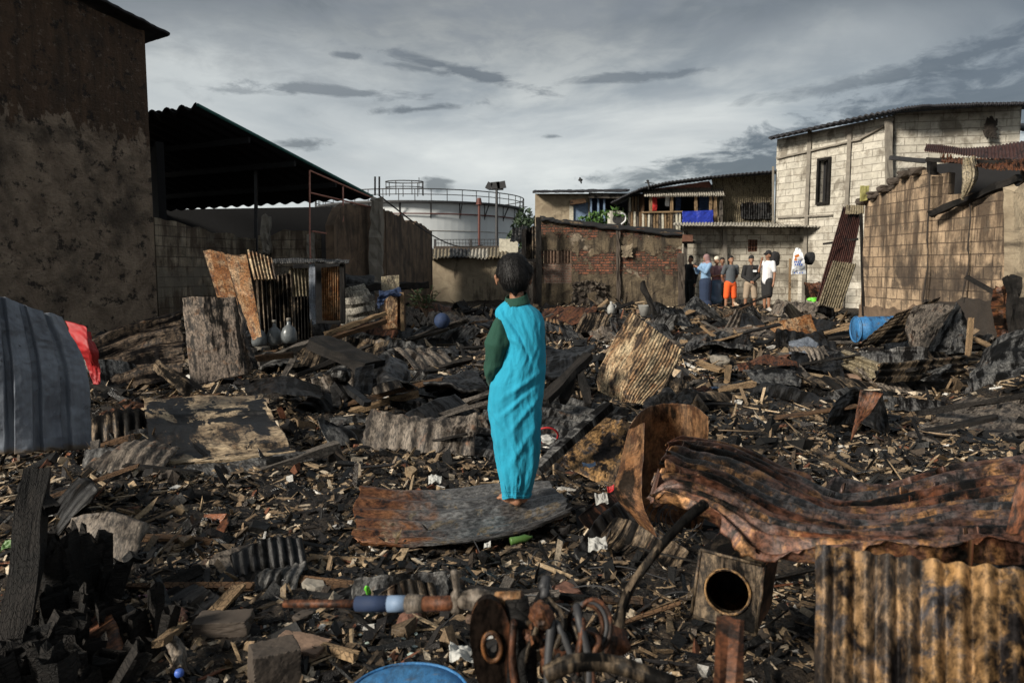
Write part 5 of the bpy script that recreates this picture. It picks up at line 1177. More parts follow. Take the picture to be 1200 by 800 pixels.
PL('dark beam propped on blocks below the rendered wall', (398, 338, 13.5), (500, 334, 15), .16, .12, 'wood_char', 'beam', 'beam', wob=.4)
SH('charred wide board standing behind the white cement sheets', [[(398, 318, 14.5), (440, 320, 15)], [(398, 345, 14), (440, 350, 14)]], 'metal_black', 'board', 'board', crump=.05, cs=2)
# plant
t = thing('potted_plant', P(500, 372, 11.5), 'green broad leaved plant growing from the rubble near the blue ball', 'plant')
r0 = np.random.default_rng(8); g_ = Geo(); Vp = []; Fp = []
for i in range(26):
    a = r0.uniform(0, 6.28); top_ = P(500, 372, 11.5)+np.array((math.cos(a)*r0.uniform(.05, .33), math.sin(a)*.25, r0.uniform(.15, .52))); b_ = P(500, 372, 11.5)
    mid = (top_+b_)/2+np.array((0, 0, .08)); g_.tube(cr([b_, mid, top_], 4), .006, 4)
    for j in range(7):
        p = mid*(1-j/6)+top_*(j/6); d = r0.normal(0, 1, 3); d[2] = abs(d[2])*.3; d /= np.linalg.norm(d); s_ = np.cross(d, (0, 0, 1)); s_ /= np.linalg.norm(s_); L = r0.uniform(.06, .12); k = len(Vp)
        Vp += [p, p+d*L*.5+s_*L*.2, p+d*L-np.array((0, 0, L*.3)), p+d*L*.5-s_*L*.2]; Fp.append((k, k+1, k+2, k+3))
g_.build('stem', MM['bark'], t); mk('foliage', Vp, Fp, MM['leaf_dark'], t)
o = lump('ball', P(518, 376, 10.2), (.22, .22, .22), MM['blue_rag'], rough=.02, boxy=0, sub=4); T(o, 'dull dark blue ball lying in rubble under the green plant', 'ball')
# burnt furniture in the centre left
PL('thick black charred beam lying slanted beside the scorched stool', (372, 400, 7.2), (440, 432, 6.6), .26, .12, 'wood_char', 'beam', 'beam', wob=.25, n=30)
SH('black crumpled sheet tented over debris behind the child', [[(424, 424, 6.9), (452, 412, 7.1), (478, 424, 6.9)], [(420, 440, 6.5), (455, 432, 6.4), (482, 450, 6.4)], [(418, 462, 6.1), (462, 448, 6.1), (492, 458, 6.1)]], 'metal_black', crump=.03, cs=4, rag=.03, res=80)
SH('flat black metal sheet lying in front of the scorched board', [[(283, 452, 6.6), (330, 440, 6.8), (378, 452, 6.6)], [(288, 462, 6.0), (330, 462, 6.0), (382, 468, 6.0)]], 'metal_black', crump=.02, cs=3, rag=.03)
t = thing('stool', P(404, 478, 5.9), 'charred round topped stool fallen among black debris', 'stool')
lump('seat', P(399, 440, 5.9), (.17, .17, .13), MM['metal_grey_burnt'], t, rough=.15, boxy=.2)
for (a, b) in [((393, 446, 5.9), (410, 470, 5.8)), ((399, 448, 5.95), (432, 474, 5.7)), ((392, 450, 6.0), (396, 475, 6.0))]: plank('leg', P(*a), P(*b), .07, .04, MM['metal_black'], parent=t)
SH('small bent dark metal tray standing on edge by the stool', [[(418, 428, 6.3), (440, 424, 6.5)], [(412, 458, 6.0), (436, 462, 6.0)]], 'metal_black', crump=.012, rag=.02)
SH('cream panel with peeling black scabs lying flat, folded along its lower edge', [[(166, 463, 5.3), (230, 460, 5.35), (308, 458, 5.4)], [(170, 492, 4.95), (235, 490, 5.0), (322, 485, 5.05)], [(176, 537, 4.4), (250, 530, 4.45), (343, 520, 4.6)], [(184, 548, 4.3), (255, 541, 4.35), (350, 528, 4.5)]], 'metal_cream_peeling', crump=.012, cs=4, rag=.015, res=170, ribs=3, ribdir='v', amp=.010, prof='trap')
SH('dark lower fold of bent metal tucked beneath the peeling cream panel', [[(180, 545, 4.28), (260, 538, 4.35), (352, 526, 4.5)], [(194, 570, 4.1), (270, 556, 4.2), (372, 535, 4.4)]], 'metal_grey_burnt', crump=.012, cs=3, rag=.015, amp=.01, ribs=1, ribdir='v')
PL('long split grey plank lying slanted below the peeling cream panel', (203, 588, 4.02), (398, 521, 4.55), .085, .05, 'wood_grey', n=40, wob=.12)
SH('small scorched grey sheet propped behind the edge of the peeling panel', [[(148, 503, 5.0), (172, 500, 5.0)], [(155, 552, 4.6), (182, 545, 4.7)]], 'metal_grey_burnt', crump=.01)
SH('folded channel of brown metal leaning behind the peeling cream panel', [[(176, 425, 6.4), (190, 420, 6.5)], [(215, 462, 5.6), (246, 455, 5.6)]], 'metal_corrugated_brown', crump=.015, ribs=1, amp=.03)
SH('low U shaped grey metal cover lying on ash beyond the long plank', [[(383, 487, 5.55), (425, 486, 5.6), (466, 487, 5.55)], [(382, 500, 5.4), (425, 494, 5.35), (470, 514, 5.2)]], 'metal_grey_burnt', crump=.008, rag=.05)
SH('thin ash grey tile fragment standing on edge among dark chips', [[(181, 586, 3.6), (200, 600, 3.6), (226, 612, 3.6)], [(183, 610, 3.5), (205, 625, 3.5), (222, 622, 3.5)], [(186, 632, 3.4), (207, 650, 3.4), (212, 640, 3.4)]], 'metal_ash_crust', 'tile', 'tile_fragment', crump=.012, cs=10, rag=.04, thick=.01)
SH('brown triangular board scrap standing beside the ash grey tile', [[(262, 604, 3.4), (270, 604, 3.4)], [(224, 665, 3.05), (250, 655, 3.1)]], 'metal_rust_dark', 'board', 'board', crump=.01, rag=.04, thick=.012)
PL('thin pale stick lying by the ash grey tile', (137, 596, 3.5), (182, 608, 3.5), .02, .012, 'wood_tan', 'stick', 'stick')
t = thing('charred_post', P(20, 770, 2.0), 'tall black charred post leaning upright over the dark debris at the frame edge', 'post')
plank('shaft', P(12, 790, 2.05), P(46, 548, 2.5), .085, .07, MM['wood_char'], wob=.3, rag=.6, n=40, parent=t)
plank('splinter', P(62, 600, 2.4), P(35, 575, 2.45), .05, .04, MM['wood_char'], parent=t, rag=1)
for k, (px, py, D, s_, lb) in enumerate([(85, 690, 2.5, (.17, .16, .38), 'jagged black charred stump beside the leaning charred post'), (110, 745, 2.2, (.35, .25, .22), 'wide black lump of burnt wood below the charred stump'), (60, 780, 1.95, (.3, .22, .16), 'rounded charred lump low beside the leaning post')]):
    p = P(px, py, D); g_ = Geo(); r0 = np.random.default_rng(60+k)
    for j in range(26):
        a = p+np.array((r0.uniform(-.5, .5)*s_[0], r0.uniform(-.5, .5)*s_[1], -.12-.4*s_[2])); b = a+np.array((r0.normal(0, .07), r0.normal(0, .05), s_[2]*r0.uniform(.5, 1.15)+.1))
        g_.add(*plank('x', a, b, r0.uniform(.03, .075), r0.uniform(.02, .05), None, roll=r0.uniform(0, 3), rag=1.6, wob=.6, n=12, ret=True))
    o = g_.build('charred_stump', MM['wood_char']); T(o, lb, 'stump')
SH('curled wrinkled purple grey plastic scrap on black ash', [[(160, 690, 2.55), (205, 692, 2.6)], [(172, 712, 2.45), (196, 716, 2.4)]], 'cloth_mauve', 'plastic scrap', 'plastic_scrap', crump=.02, cs=14, rag=.05)
SH('rolled grey paper sleeve lying among chips near the frame bottom', [[(192, 752, 2.1), (205, 744, 2.12), (216, 752, 2.1)], [(200, 790, 1.95), (212, 780, 1.92), (224, 790, 1.95)]], 'metal_ash_crust', 'paper', 'paper_roll', crump=.01, cs=10)
o = lump('stopper', P(210, 788, 1.9), (.024, .024, .022), MM['print_blue'], rough=.02, boxy=.2); T(o, 'small bright blue bottle stopper beside the grey paper sleeve', 'stopper')
for k, (px, py, D, s_, rt, lb) in enumerate([(352, 764, 2.15, (.17, .10, .07), -.3, 'broken brown brick half standing tilted near the blue tub'), (322, 780, 2.0, (.13, .1, .12), .5, 'charred brick piece leaning on the broken brown brick'), (262, 730, 2.3, (.17, .10, .05), .1, 'dark scorched brick lying flat before the broken bricks')]):
    p = P(px, py, D); o = lump('brick', p, s_, MM[('brick_pale', 'concrete_dark', 'concrete_dark')[k]], rough=.07, boxy=.96, rot=rt, sub=5); T(o, lb, 'brick')
# the sheet under the boy
o = SH('warped scorched metal sheet the child stands on, one end rust red', [[(418, 566, 3.85), (500, 572, 3.9), (580, 563, 3.95), (648, 560, 4.0)], [(406, 598, 3.52), (500, 603, 3.52), (595, 594.5, 3.58), (668, 578, 3.72)], [(405, 630, 3.2), (500, 631, 3.18), (592, 622, 3.3), (675, 594, 3.55)], [(412, 640, 3.12), (500, 637, 3.12), (592, 627, 3.24), (676, 598, 3.52)]], 'metal_rust_end', ribs=8, ribdir='v', amp=.010, crump=.005, cs=4, rag=.035, res=200, curl=.01, thick=.002)
# behind the boy
SH('dark ribbed roofing sheet lying behind the child, strewn with chips', [[(600, 455, 6.4), (670, 462, 6.2), (745, 478, 5.9)], [(560, 485, 5.6), (640, 492, 5.5), (705, 510, 5.2)], [(522, 528, 4.8), (610, 545, 4.6), (640, 560, 4.4)]], 'metal_grey_burnt', ribs=8, ribdir='v', amp=.012, crump=.02, cs=2.5, rag=.015, res=140)
PL('long dark beam propped slanting just behind the child', (628, 552, 4.15), (714, 474, 4.55), .06, .05, 'metal_grey_burnt', 'beam', 'beam', wob=.15)
SH('scabby tan and black sheet hanging beneath the slanting dark beam', [[(700, 482, 4.7), (735, 490, 4.7), (768, 500, 4.7)], [(672, 512, 4.5), (715, 525, 4.5), (750, 540, 4.4)], [(650, 545, 4.35), (700, 565, 4.2), (735, 575, 4.1)]], 'metal_ochre_black', crump=.02, cs=4, rag=.03)
SH('large upright curved sheet with sunlit pale flaking paint above a grey base', [[(739, 363, 6.75), (770, 385, 6.6), (800, 409, 6.5)], [(716, 402, 6.5), (752, 420, 6.3), (786, 440, 6.35)], [(700, 436, 6.3), (732, 452, 6.1), (764, 466, 6.1)], [(700, 458, 6.2), (727, 470, 6.05), (755, 474, 6.0)]], 'metal_tan_lit', ribs=22, amp=.0035, crump=.010, cs=7, rag=.012, res=170)
SH('small dark brown triangle of bent metal at the foot of the pale flaking sheet', [[(785, 435, 6.1), (806, 447, 6.0)], [(758, 476, 5.8), (808, 474, 5.7)]], 'metal_corrugated_brown', crump=.02, ribs=4, amp=.006)
SH('black molten crust lying under the pale flaking sheet', [[(755, 462, 5.6), (790, 456, 5.6), (812, 462, 5.6)], [(745, 486, 5.2), (782, 480, 5.1), (812, 476, 5.2)]], 'metal_black', 'crust', 'crust', crump=.05, cs=6, rag=.06, thick=.03)
SH('rusty orange drum half curling open, beside the crumpled rust sheet', [[(756, 494, 2.75), (737, 500, 2.95), (764, 474, 3.4), (806, 473, 3.45), (829, 488, 3.1)], [(757, 540, 2.72), (727, 548, 2.92), (762, 530, 3.4), (806, 530, 3.45), (830, 540, 3.12)], [(757, 590, 2.68), (723, 578, 2.85), (764, 585, 3.3), (806, 585, 3.35), (829, 590, 3.1)], [(771, 630, 2.62), (752, 612, 2.8), (772, 612, 3.2), (800, 618, 3.2), (820, 620, 3.0)]], 'metal_drum_rust', 'drum', 'drum', crump=.006, cs=4, rag=.008, res=160)
g_ = Geo(); r0 = np.random.default_rng(3)
for k in range(9):
    c_ = P(792+r0.uniform(-12, 14), 607+r0.uniform(-6, 6), 2.85); rr_ = r0.uniform(.05, .1); tl = r0.uniform(-.6, .6, 2)
    g_.tube([c_+np.array((rr_*math.cos(a), rr_*.5*math.sin(a)+tl[0]*.03, rr_*math.sin(a)*.8+tl[1]*.03)) for a in np.linspace(r0.uniform(0, 2), r0.uniform(4, 6.2), 18)], .0018, 5)
o = g_.build('wire_coil', MM['iron_dark']); T(o, 'tangled loops of thin black wire inside the rusty drum', 'wire')
# big crumpled sheet
SH('large crumpled rust red and black roofing sheet sweeping across the near debris',
   [[(774, 511, 2.2), (850, 520, 2.5), (915, 546, 2.75), (985, 566, 2.9), (1060, 556, 3.0), (1130, 533, 3.1), (1230, 520, 3.1)], [(768, 524, 2.1), (850, 537, 2.3), (925, 570, 2.45), (990, 596, 2.5), (1070, 588, 2.55), (1150, 570, 2.6), (1240, 560, 2.5)],
    [(760, 545, 2.0), (842, 562, 2.05), (915, 596, 2.1), (990, 618, 2.1), (1070, 612, 2.1), (1150, 600, 2.1), (1240, 600, 2.1)], [(752, 560, 1.9), (835, 585, 1.85), (905, 622, 1.8), (985, 634, 1.75), (1070, 632, 1.7), (1150, 628, 1.7), (1240, 630, 1.7)],
    [(752, 566, 1.88), (830, 600, 1.75), (890, 650, 1.65), (985, 650, 1.55), (1080, 655, 1.5), (1150, 660, 1.48), (1240, 668, 1.45)]], 'metal_crumpled', ribs=12, ribdir='v', amp=.019, crump=.006, cs=6, rag=.04, res=400, curl=.07, holes=.05, thick=.002)
SH('corrugated ochre and black sheet standing upright under the crumpled rust sheet', [[(955, 634, 1.42), (1080, 652, 1.36), (1240, 668, 1.28)], [(953, 730, 1.34), (1080, 740, 1.28), (1240, 750, 1.2)], [(950, 830, 1.26), (1080, 840, 1.2), (1240, 850, 1.12)]], 'metal_ochre_black', ribs=10, amp=.009, crump=.004, cs=6, rag=.01, res=200)
SH('twisted rusty flap rising at the frame edge above the crumpled sheet', [[(1196, 540, 1.75), (1240, 520, 1.7)], [(1178, 590, 1.7), (1240, 580, 1.65)], [(1165, 640, 1.6), (1240, 650, 1.55)]], 'metal_rust_dark', crump=.02, cs=5, rag=.04)
# speaker box
def speaker():
    t = thing('speaker_box', P(850, 735, 1.95), 'rusty square metal speaker box with one large round hole', 'speaker box')
    a, b, c, d = P(813, 643, 1.98), P(890, 661, 1.90), P(892, 746, 1.87), P(818, 722, 1.95)
    U = ((b-a)+(c-d))/2; Vv = ((d-a)+(c-b))/2; ctr = (a+b+c+d)/4; w_, h_ = np.linalg.norm(U), np.linalg.norm(Vv); u = U/w_; v = Vv-u*np.dot(Vv, u); v /= np.linalg.norm(v); n_ = np.cross(u, v); n_ = n_ if n_[1] > 0 else -n_
    bk = n_*.30
    n = 48; Vx = []; F = []
    for k in range(n):
        q = 2*math.pi*k/n; cx, sy = math.cos(q), math.sin(q); m = max(abs(cx), abs(sy)); Vx.append(ctr+u*(cx/m*w_/2)+v*(sy/m*h_/2))
    for k in range(n):
        q = 2*math.pi*k/n; Vx.append(ctr+u*math.cos(q)*w_*.335+v*math.sin(q)*w_*.335)
    for k in range(n): q = 2*math.pi*k/n; Vx.append(ctr+n_*.02+u*math.cos(q)*w_*.325+v*math.sin(q)*w_*.325)
    for k in range(n):
        j = (k+1) % n; F += [(k, j, n+j, n+k), (n+k, n+j, 2*n+j, 2*n+k)]
    mk('front_plate', Vx, F, MM['metal_corrugated_brown'], t)
    g_ = Geo(); g_.tube([ctr-n_*.004+u*math.cos(q)*w_*.345+v*math.sin(q)*w_*.345 for q in np.linspace(0, 2*math.pi, 40)], .004, 6, False); g_.build('hole_rim', MM['metal_ochre_black'], t, smooth=True)
    rim = Geo(); cs_ = [ctr+u*w_/2*sx+v*h_/2*sy for sx, sy in ((-1, -1), (1, -1), (1, 1), (-1, 1))]
    for k in range(4): rim.tube([cs_[k], cs_[(k+1) % 4]], .005, 6)
    rim.build('edge_frame', MM['metal_corrugated_brown'], t, smooth=True)
    for nm, i, j in (('top_panel', 0, 1), ('side_panel', 1, 2), ('bottom_panel', 2, 3), ('side_panel', 3, 0)):
        sheet(nm, [[cs_[i]+bk, cs_[j]+bk], [cs_[i], cs_[j]]], MM['metal_rust_dark' if i else 'metal_corrugated_brown'], crump=.003, rag=0, parent=t, res=30)
    sheet('back_panel', [[cs_[0]+bk, cs_[1]+bk], [cs_[3]+bk, cs_[2]+bk]], MM['metal_black'], crump=.002, rag=0, parent=t, res=20)
speaker()
# right middle
SH('wide flat brown ash coated sheet lying at the frame edge', [[(1128, 463, 6.2), (1180, 460, 6.3), (1240, 460, 6.3)], [(1095, 485, 5.6), (1160, 492, 5.5), (1240, 495, 5.4)], [(1060, 508, 5.1), (1130, 530, 4.6), (1240, 540, 4.4)]], 'metal_ash_crust', ribs=10, ribdir='v', amp=.006, crump=.012, cs=4, rag=.015, res=120)
SH('black bent metal casing open to the viewer on the fine rubble', [[(985, 462, 5.4), (1008, 456, 5.5), (1036, 458, 5.4)], [(972, 480, 5.2), (1006, 470, 5.5), (1038, 480, 5.2)], [(962, 502, 5.1), (1000, 498, 5.3), (1042, 504, 5.0)]], 'metal_black', 'casing', 'casing', crump=.03, cs=5, rag=.04)
SH('dark brown folded flap standing at the end of the black casing', [[(1008, 455, 5.1), (1036, 460, 5.0)], [(996, 520, 4.9), (1006, 500, 4.95)]], 'metal_rust_dark', crump=.02)
SH('rusty brown tub side standing before the onlookers', [[(897, 379, 12.2), (925, 372, 12.2), (951, 368, 12.2)], [(905, 404, 11.8), (935, 404, 11.6), (963, 398, 11.8)]], 'metal_rust_orange', crump=.02, cs=2, rag=.02)
t = thing('blue_drum', P(1038, 396, 9.6), 'bright blue plastic drum lying on its side beneath corrugated scraps', 'drum')
Geo().lathe(P(1003, 386, 9.7), [(.02, -.02), (.15, -.01), (.16, .0), (.165, .1), (.175, .12), (.165, .14), (.17, .5), (.165, .75)], 28, (1, -.12, .03)).build('barrel', MM['blue_drum'], t, smooth=True)
Geo().tube([P(1003, 386, 9.7)+np.array((.0, .165*math.cos(a), .165*math.sin(a))) for a in np.linspace(0, 6.283, 30)], .012, 6, False).build('rim', MM['blue_drum'], t, smooth=True)
SH('long dark corrugated sheet slanting up over the blue drum', [[(1052, 366, 9.3), (1104, 346, 9.5)], [(1002, 406, 8.9), (1072, 398, 9.0)]], 'metal_corrugated_brown', ribs=8, ribdir='v', amp=.02, rag=.015)
SH('pale grey bent plate standing against the corrugated scraps by the drum', [[(1070, 358, 8.9), (1098, 354, 9.0), (1122, 356, 8.9)], [(1060, 382, 8.7), (1082, 386, 8.6), (1105, 380, 8.8)], [(1066, 416, 8.4), (1078, 418, 8.4), (1084, 418, 8.4)]], 'metal_ash_crust', 'plate', 'plate', crump=.02, cs=3, rag=.02, curl=.03)
SH('dark grey tented panel beyond the pale bent plate', [[(1122, 352, 9.1), (1132, 366, 9.1)], [(1086, 412, 8.7), (1138, 414, 8.8)]], 'metal_grey_burnt', crump=.02)
SH('sunlit end of a folded corrugated sheet beside the blue drum', [[(986, 408, 8.1), (1031, 424, 7.5)], [(987, 431, 8.0), (1021, 448, 7.4)]], 'metal_khaki', ribs=3, ribdir='v', amp=.02, rag=.015)
SH('long dark folded corrugated sheet lying below the pale bent plate', [[(1031, 424, 7.5), (1080, 420, 7.7), (1136, 414, 8.0)], [(1022, 448, 7.3), (1080, 444, 7.5), (1134, 437, 7.9)]], 'metal_corrugated_brown', ribs=3, ribdir='v', amp=.02, rag=.02)
SH('dark sheet arching up from the rubble at the frame edge', [[(1150, 405, 7.2), (1185, 385, 7.2), (1240, 372, 7.2)], [(1138, 440, 6.6), (1165, 415, 6.6), (1240, 400, 6.6)], [(1128, 462, 6.2), (1165, 445, 6.2), (1240, 430, 6.1)]], 'metal_grey_burnt', ribs=5, ribdir='v', amp=.01, crump=.02, cs=3)
for k, (a, b, lb) in enumerate([((1178, 405, 9.5), (1172, 332, 9.6), 'scorched upright timber with flaking red paint by the block wall'), ((1192, 405, 9.3), (1185, 320, 9.4), 'thick charred upright timber at the end of the block wall'), ((1204, 400, 9.1), (1196, 345, 9.2), 'short charred upright timber outermost by the block wall')]):
    PL(lb, a, b, .14, .1, 'wood_char' if k else 'metal_rust_dark', 'timber', 'timber', wob=.5, rag=1)
PL('short black beam slanting across the foot of the block wall', (1132, 324, 10.6), (1170, 346, 10.2), .07, .05, 'wood_char', 'beam', 'beam')
PL('twisted pale pipe standing by the tented panel', (1134, 418, 8.6), (1138, 372, 8.7), .05, .04, 'wood_tan', 'pipe', 'pipe')
# leaning roofing by the white house
SH('tall dark red corrugated sheet leaning against the block wall', [[(988, 241, 17.5), (1012, 241, 17.3)], [(955, 355, 15.6), (990, 352, 15.6)]], 'metal_dark_red', ribs=12, amp=.02, rag=.01, res=120, crump=.01)
SH('shorter sand coloured corrugated sheet leaning in front of the dark red one', [[(976, 305, 16.2), (1004, 309, 16.0)], [(958, 358, 15.2), (986, 362, 15.2)]], 'metal_khaki', ribs=10, amp=.02, rag=.01, res=100, crump=.01)
SH('narrow khaki strip fixed at the top of the dark red sheet', [[(991, 240, 17.2), (1013, 240, 17.0)], [(990, 251, 17.1), (1013, 251, 16.9)]], 'metal_khaki', ribs=8, amp=.015)
for a, b, lb in [((1012, 370, 15), (1009, 250, 15.4), 'thin upright stick at the corner of the warm block wall'), ((964, 286, 17), (1006, 280, 16.6), 'thin crossbar tied across the leaning dark red sheet'), ((925, 365, 19.5), (926, 303, 19.7), 'thin bamboo pole holding up the white bag')]:
    PL(lb, a, b, .05, .05, 'wood_char' if a[0] != 925 else 'wood_tan', 'pole', 'pole', n=8)
t = thing('white_bag', P(937, 322, 19.6), 'white plastic sack with blue and orange print hanging from the bamboo pole', 'bag')
b_ = sheet('sack', [[P(933, 291, 19.7), P(937, 291, 19.7)], [P(930, 299, 19.6), P(941, 299, 19.6)], [P(928, 312, 19.55), P(944, 312, 19.55)], [P(927, 322, 19.6), P(945, 322, 19.6)]], MM['white_bag'], crump=.04, cs=3, rag=.02, parent=t, thick=.06)
txt = bpy.data.curves.new('print', 'FONT'); txt.body = 'BERAS'; txt.size = .17; txt.extrude = .004; txt.align_x = 'CENTER'
g_ = Geo()
# unreadable at this size in the photo: three short blue strokes of print and an orange mark
for k, (x0, x1, y) in enumerate([(930.5, 939, 307), (931, 941, 310), (930, 942.5, 319.5)]):
    for j in range(4): a = x0+(x1-x0)*j/4; g_.box(P(a+1.0, y, 19.42), (.03, .006, .05 if k < 2 else .03))
    
g_.build('blue_print', MM['print_blue'], t); bpy.data.curves.remove(txt)
g_ = Geo(); g_.box(P(934, 300, 19.44), (.12, .006, .07), (1, 0, .5)); g_.box(P(932.5, 304, 19.43), (.07, .006, .06), (1, 0, -.5)); g_.build('orange_mark', MM['print_orange'], t)
for px, py, D, s_, lb in [(907, 304, 21.2, (.34, .25, .42), 'black bag hung on the wall behind the man in the white t-shirt'), (948, 303, 19.9, (.3, .2, .36), 'black bundle hanging from the wall beside the white sack')]:
    o = lump('black_bag', P(px, py, D), s_, MM['cloth_black'], rough=.2, boxy=.1); T(o, lb, 'bag')
SH('rusty tub corner leaning below the black bundle', [[(942, 329, 18.5), (962, 330, 18.4)], [(944, 352, 18), (966, 352, 18)]], 'metal_rust_dark', crump=.03)
o = lump('plastic_bag', P(953, 351, 15.8), (.22, .15, .1), MM['lime_plastic'], rough=.3, boxy=.2); T(o, 'small lime green plastic bag lying near the leaning dark red sheet', 'plastic bag')
# by the brick wall
t = thing('bench', P(706, 372, 16), 'low dark bench at the foot of the brick wall', 'bench')
plank('top', P(690, 362, 16), P(726, 361, 16), .25, .05, MM['wood_char'], parent=t)
for px in (692, 700, 716, 724): plank('leg', P(px, 377, 16), P(px, 362, 16), .05, .05, MM['wood_char'], parent=t)
t = thing('jug', P(716, 363, 15.7), 'pale jug with a narrow neck standing on the bench by the brick wall', 'jug')
Geo().lathe(P(716, 368, 15.2), [(.07, 0), (.08, .04), (.08, .13), (.045, .19), (.025, .21), (.025, .26)], 14).build('jug_body', MM['tin_white'], t, smooth=True)
Geo().tube(cr([P(717, 356, 15.2), P(722, 358, 15.2), P(720, 363, 15.2)], 5), .01, 6).build('handle', MM['tin_white'], t)
t = thing('bucket', P(757, 372, 14.5), 'dull white bucket half full of soot near the black spike', 'bucket')
Geo().lathe(P(756, 370, 14.5), [(.1, 0), (.14, .2), (.15, .21), (.13, .2), (.1, .05)], 16).build('pail', MM['tin_white'], t, smooth=True)
PL('black burnt spike rising from the rubble in front of the brick wall', (772, 378, 12.5), (752, 328, 12.9), .09, .05, 'wood_char', 'spike', 'spike', wob=.8, rag=2, n=24)
SH('pale grey arched sheet hunched in the far rubble before the onlookers', [[(800, 362, 14.3), (818, 348, 14.3), (846, 372, 14)], [(790, 377, 13.2), (812, 362, 13.2), (858, 386, 13)]], 'metal_grey_burnt', crump=.03, cs=3, rag=.03, curl=.05)
SH('flat grey sheet sloping down from the black spike', [[(772, 357, 13.5), (800, 363, 13.4)], [(778, 378, 12.3), (818, 384, 12.2)]], 'metal_grey_burnt', crump=.03)
SH('striped grey plank board standing slanted before the man in the black jacket', [[(862, 360, 12.6), (873, 362, 12.5)], [(842, 392, 11.6), (862, 394, 11.6)]], 'metal_ash_crust', 'board', 'board', crump=.03, ribs=3, amp=.02)
SH('dark bent hood of metal beside the slanted striped board', [[(870, 365, 12.3), (884, 372, 12.2), (900, 384, 12)], [(862, 394, 11.4), (886, 384, 11.4), (906, 398, 11.3)]], 'metal_black', crump=.04, cs=3)
SH('long low grey sheet curving across the lit far rubble', [[(805, 398, 10.5), (840, 388, 10.8), (876, 400, 10.5)], [(800, 410, 9.8), (840, 402, 9.8), (884, 408, 9.6)]], 'metal_grey_burnt', crump=.03, cs=3, ribs=3, ribdir='v')
SH('blue grey crumpled sheet catching light above the fine rubble', [[(924, 398, 8.8), (945, 396, 8.8), (960, 402, 8.7)], [(922, 412, 8.5), (942, 410, 8.3), (962, 414, 8.4)]], 'metal_blue_grey', crump=.04, cs=4, curl=.04)
SH('grey black draped sheet falling from the blue grey crumpled one', [[(928, 410, 8.3), (962, 412, 8.4), (985, 406, 8.4)], [(925, 432, 7.8), (958, 430, 7.9), (992, 446, 7.5)]], 'metal_black', crump=.05, cs=4)
SH('wide low grey sheet half buried behind the dark curved beam', [[(868, 432, 7.6), (910, 430, 7.6), (940, 434, 7.5)], [(885, 448, 7.0), (915, 450, 6.9), (940, 452, 6.9)]], 'metal_grey_burnt', crump=.015)
SH('rust edged black arch of metal over a dark hollow', [[(862, 426, 7.9), (895, 415, 8.0), (935, 424, 7.9)], [(866, 436, 7.6), (898, 424, 7.6), (938, 432, 7.6)]], 'metal_rust_dark', crump=.03)
SH('brown basket like bundle of burnt slats behind the child', [[(640, 372, 12), (655, 372, 12)], [(637, 388, 11.3), (660, 390, 11.3)]], 'metal_rust_orange', crump=.03, ribs=4)
for a, b, w_, lb in [((637, 470, 5.6), (690, 415, 6.0), .09, 'black beam leaning just beyond the child at elbow height'), ((660, 470, 5.7), (682, 418, 6.2), .07, 'charred prop standing steeply beside the pale flaking sheet'), ((690, 475, 5.5), (676, 425, 6.0), .06, 'charred prop crossing the steep one beside the pale flaking sheet')]:
    PL(lb, a, b, w_, .05, 'wood_char', 'beam', 'beam', wob=.3)
SH('black slab of burnt board tilted behind the child at waist height', [[(625, 405, 7.6), (665, 402, 7.8), (700, 398, 7.8)], [(618, 440, 6.5), (660, 438, 6.6), (690, 424, 6.8)]], 'metal_black', 'board', 'board', crump=.04, cs=3, thick=.03)
SH('dark board shelf jutting towards the child from the far rubble', [[(500, 440, 7), (560, 436, 7.2)], [(495, 452, 6.3), (575, 454, 6.2)]], 'metal_black', 'board', 'board', crump=.03, thick=.03)
for a, b, w_, m_, lb in [((380, 392, 9.3), (452, 367, 9.8), .11, 'wood_tan', 'sunlit long board slanting below the burnt cabinet'), ((384, 398, 9), (452, 376, 9.5), .1, 'wood_brown', 'second board slanting beneath the sunlit long board'), ((300, 425, 7.6), (372, 398, 8.2), .1, 'wood_grey', 'grey board lying past the three bottles'),
                         ((255, 425, 7), (345, 415, 7.2), .08, 'wood_brown', 'brown board lying at the foot of the curled scorched sheet')]:
    PL(lb, a, b, w_, .05, m_, wob=.3)
# small finds
def bottle(px, py, D, s_, mat, lb, cap=None, tilt=(1, .3, .1)):
    p = P(px, py, D); t = thing('plastic_bottle', p, lb, 'bottle')
    Geo().lathe(p, [(.3*s_, 0), (.33*s_, .1*s_), (.28*s_, .8*s_), (.33*s_, 1.3*s_), (.12*s_, 1.7*s_), (.12*s_, 1.9*s_)], 12, tilt).build('bottle_body', MM[mat], t, smooth=True)
bottle(598, 634, 3.2, .055, 'leaf_green', 'small green bottle lying just below the sheet under the child')
bottle(432, 694, 2.5, .03, 'lime_plastic', 'tiny green and red drink cap beside the burnt handlebar', tilt=(0, -.6, .6))
o = Geo(); o.tube([P(641+13*math.cos(a), 510+9*math.sin(a), 4.6+.04*math.sin(a)) for a in np.linspace(0, 6.28, 30)], .007, 6, False); o = o.build('red_ring', MM['red_plastic'], smooth=True); T(o, 'red plastic ring lying beside the child', 'ring')
o = lump('white_scrap', P(642, 514, 4.6), (.09, .07, .05), MM['tin_white'], rough=.4, boxy=.1); T(o, 'white plastic scrap inside the red ring', 'plastic scrap')
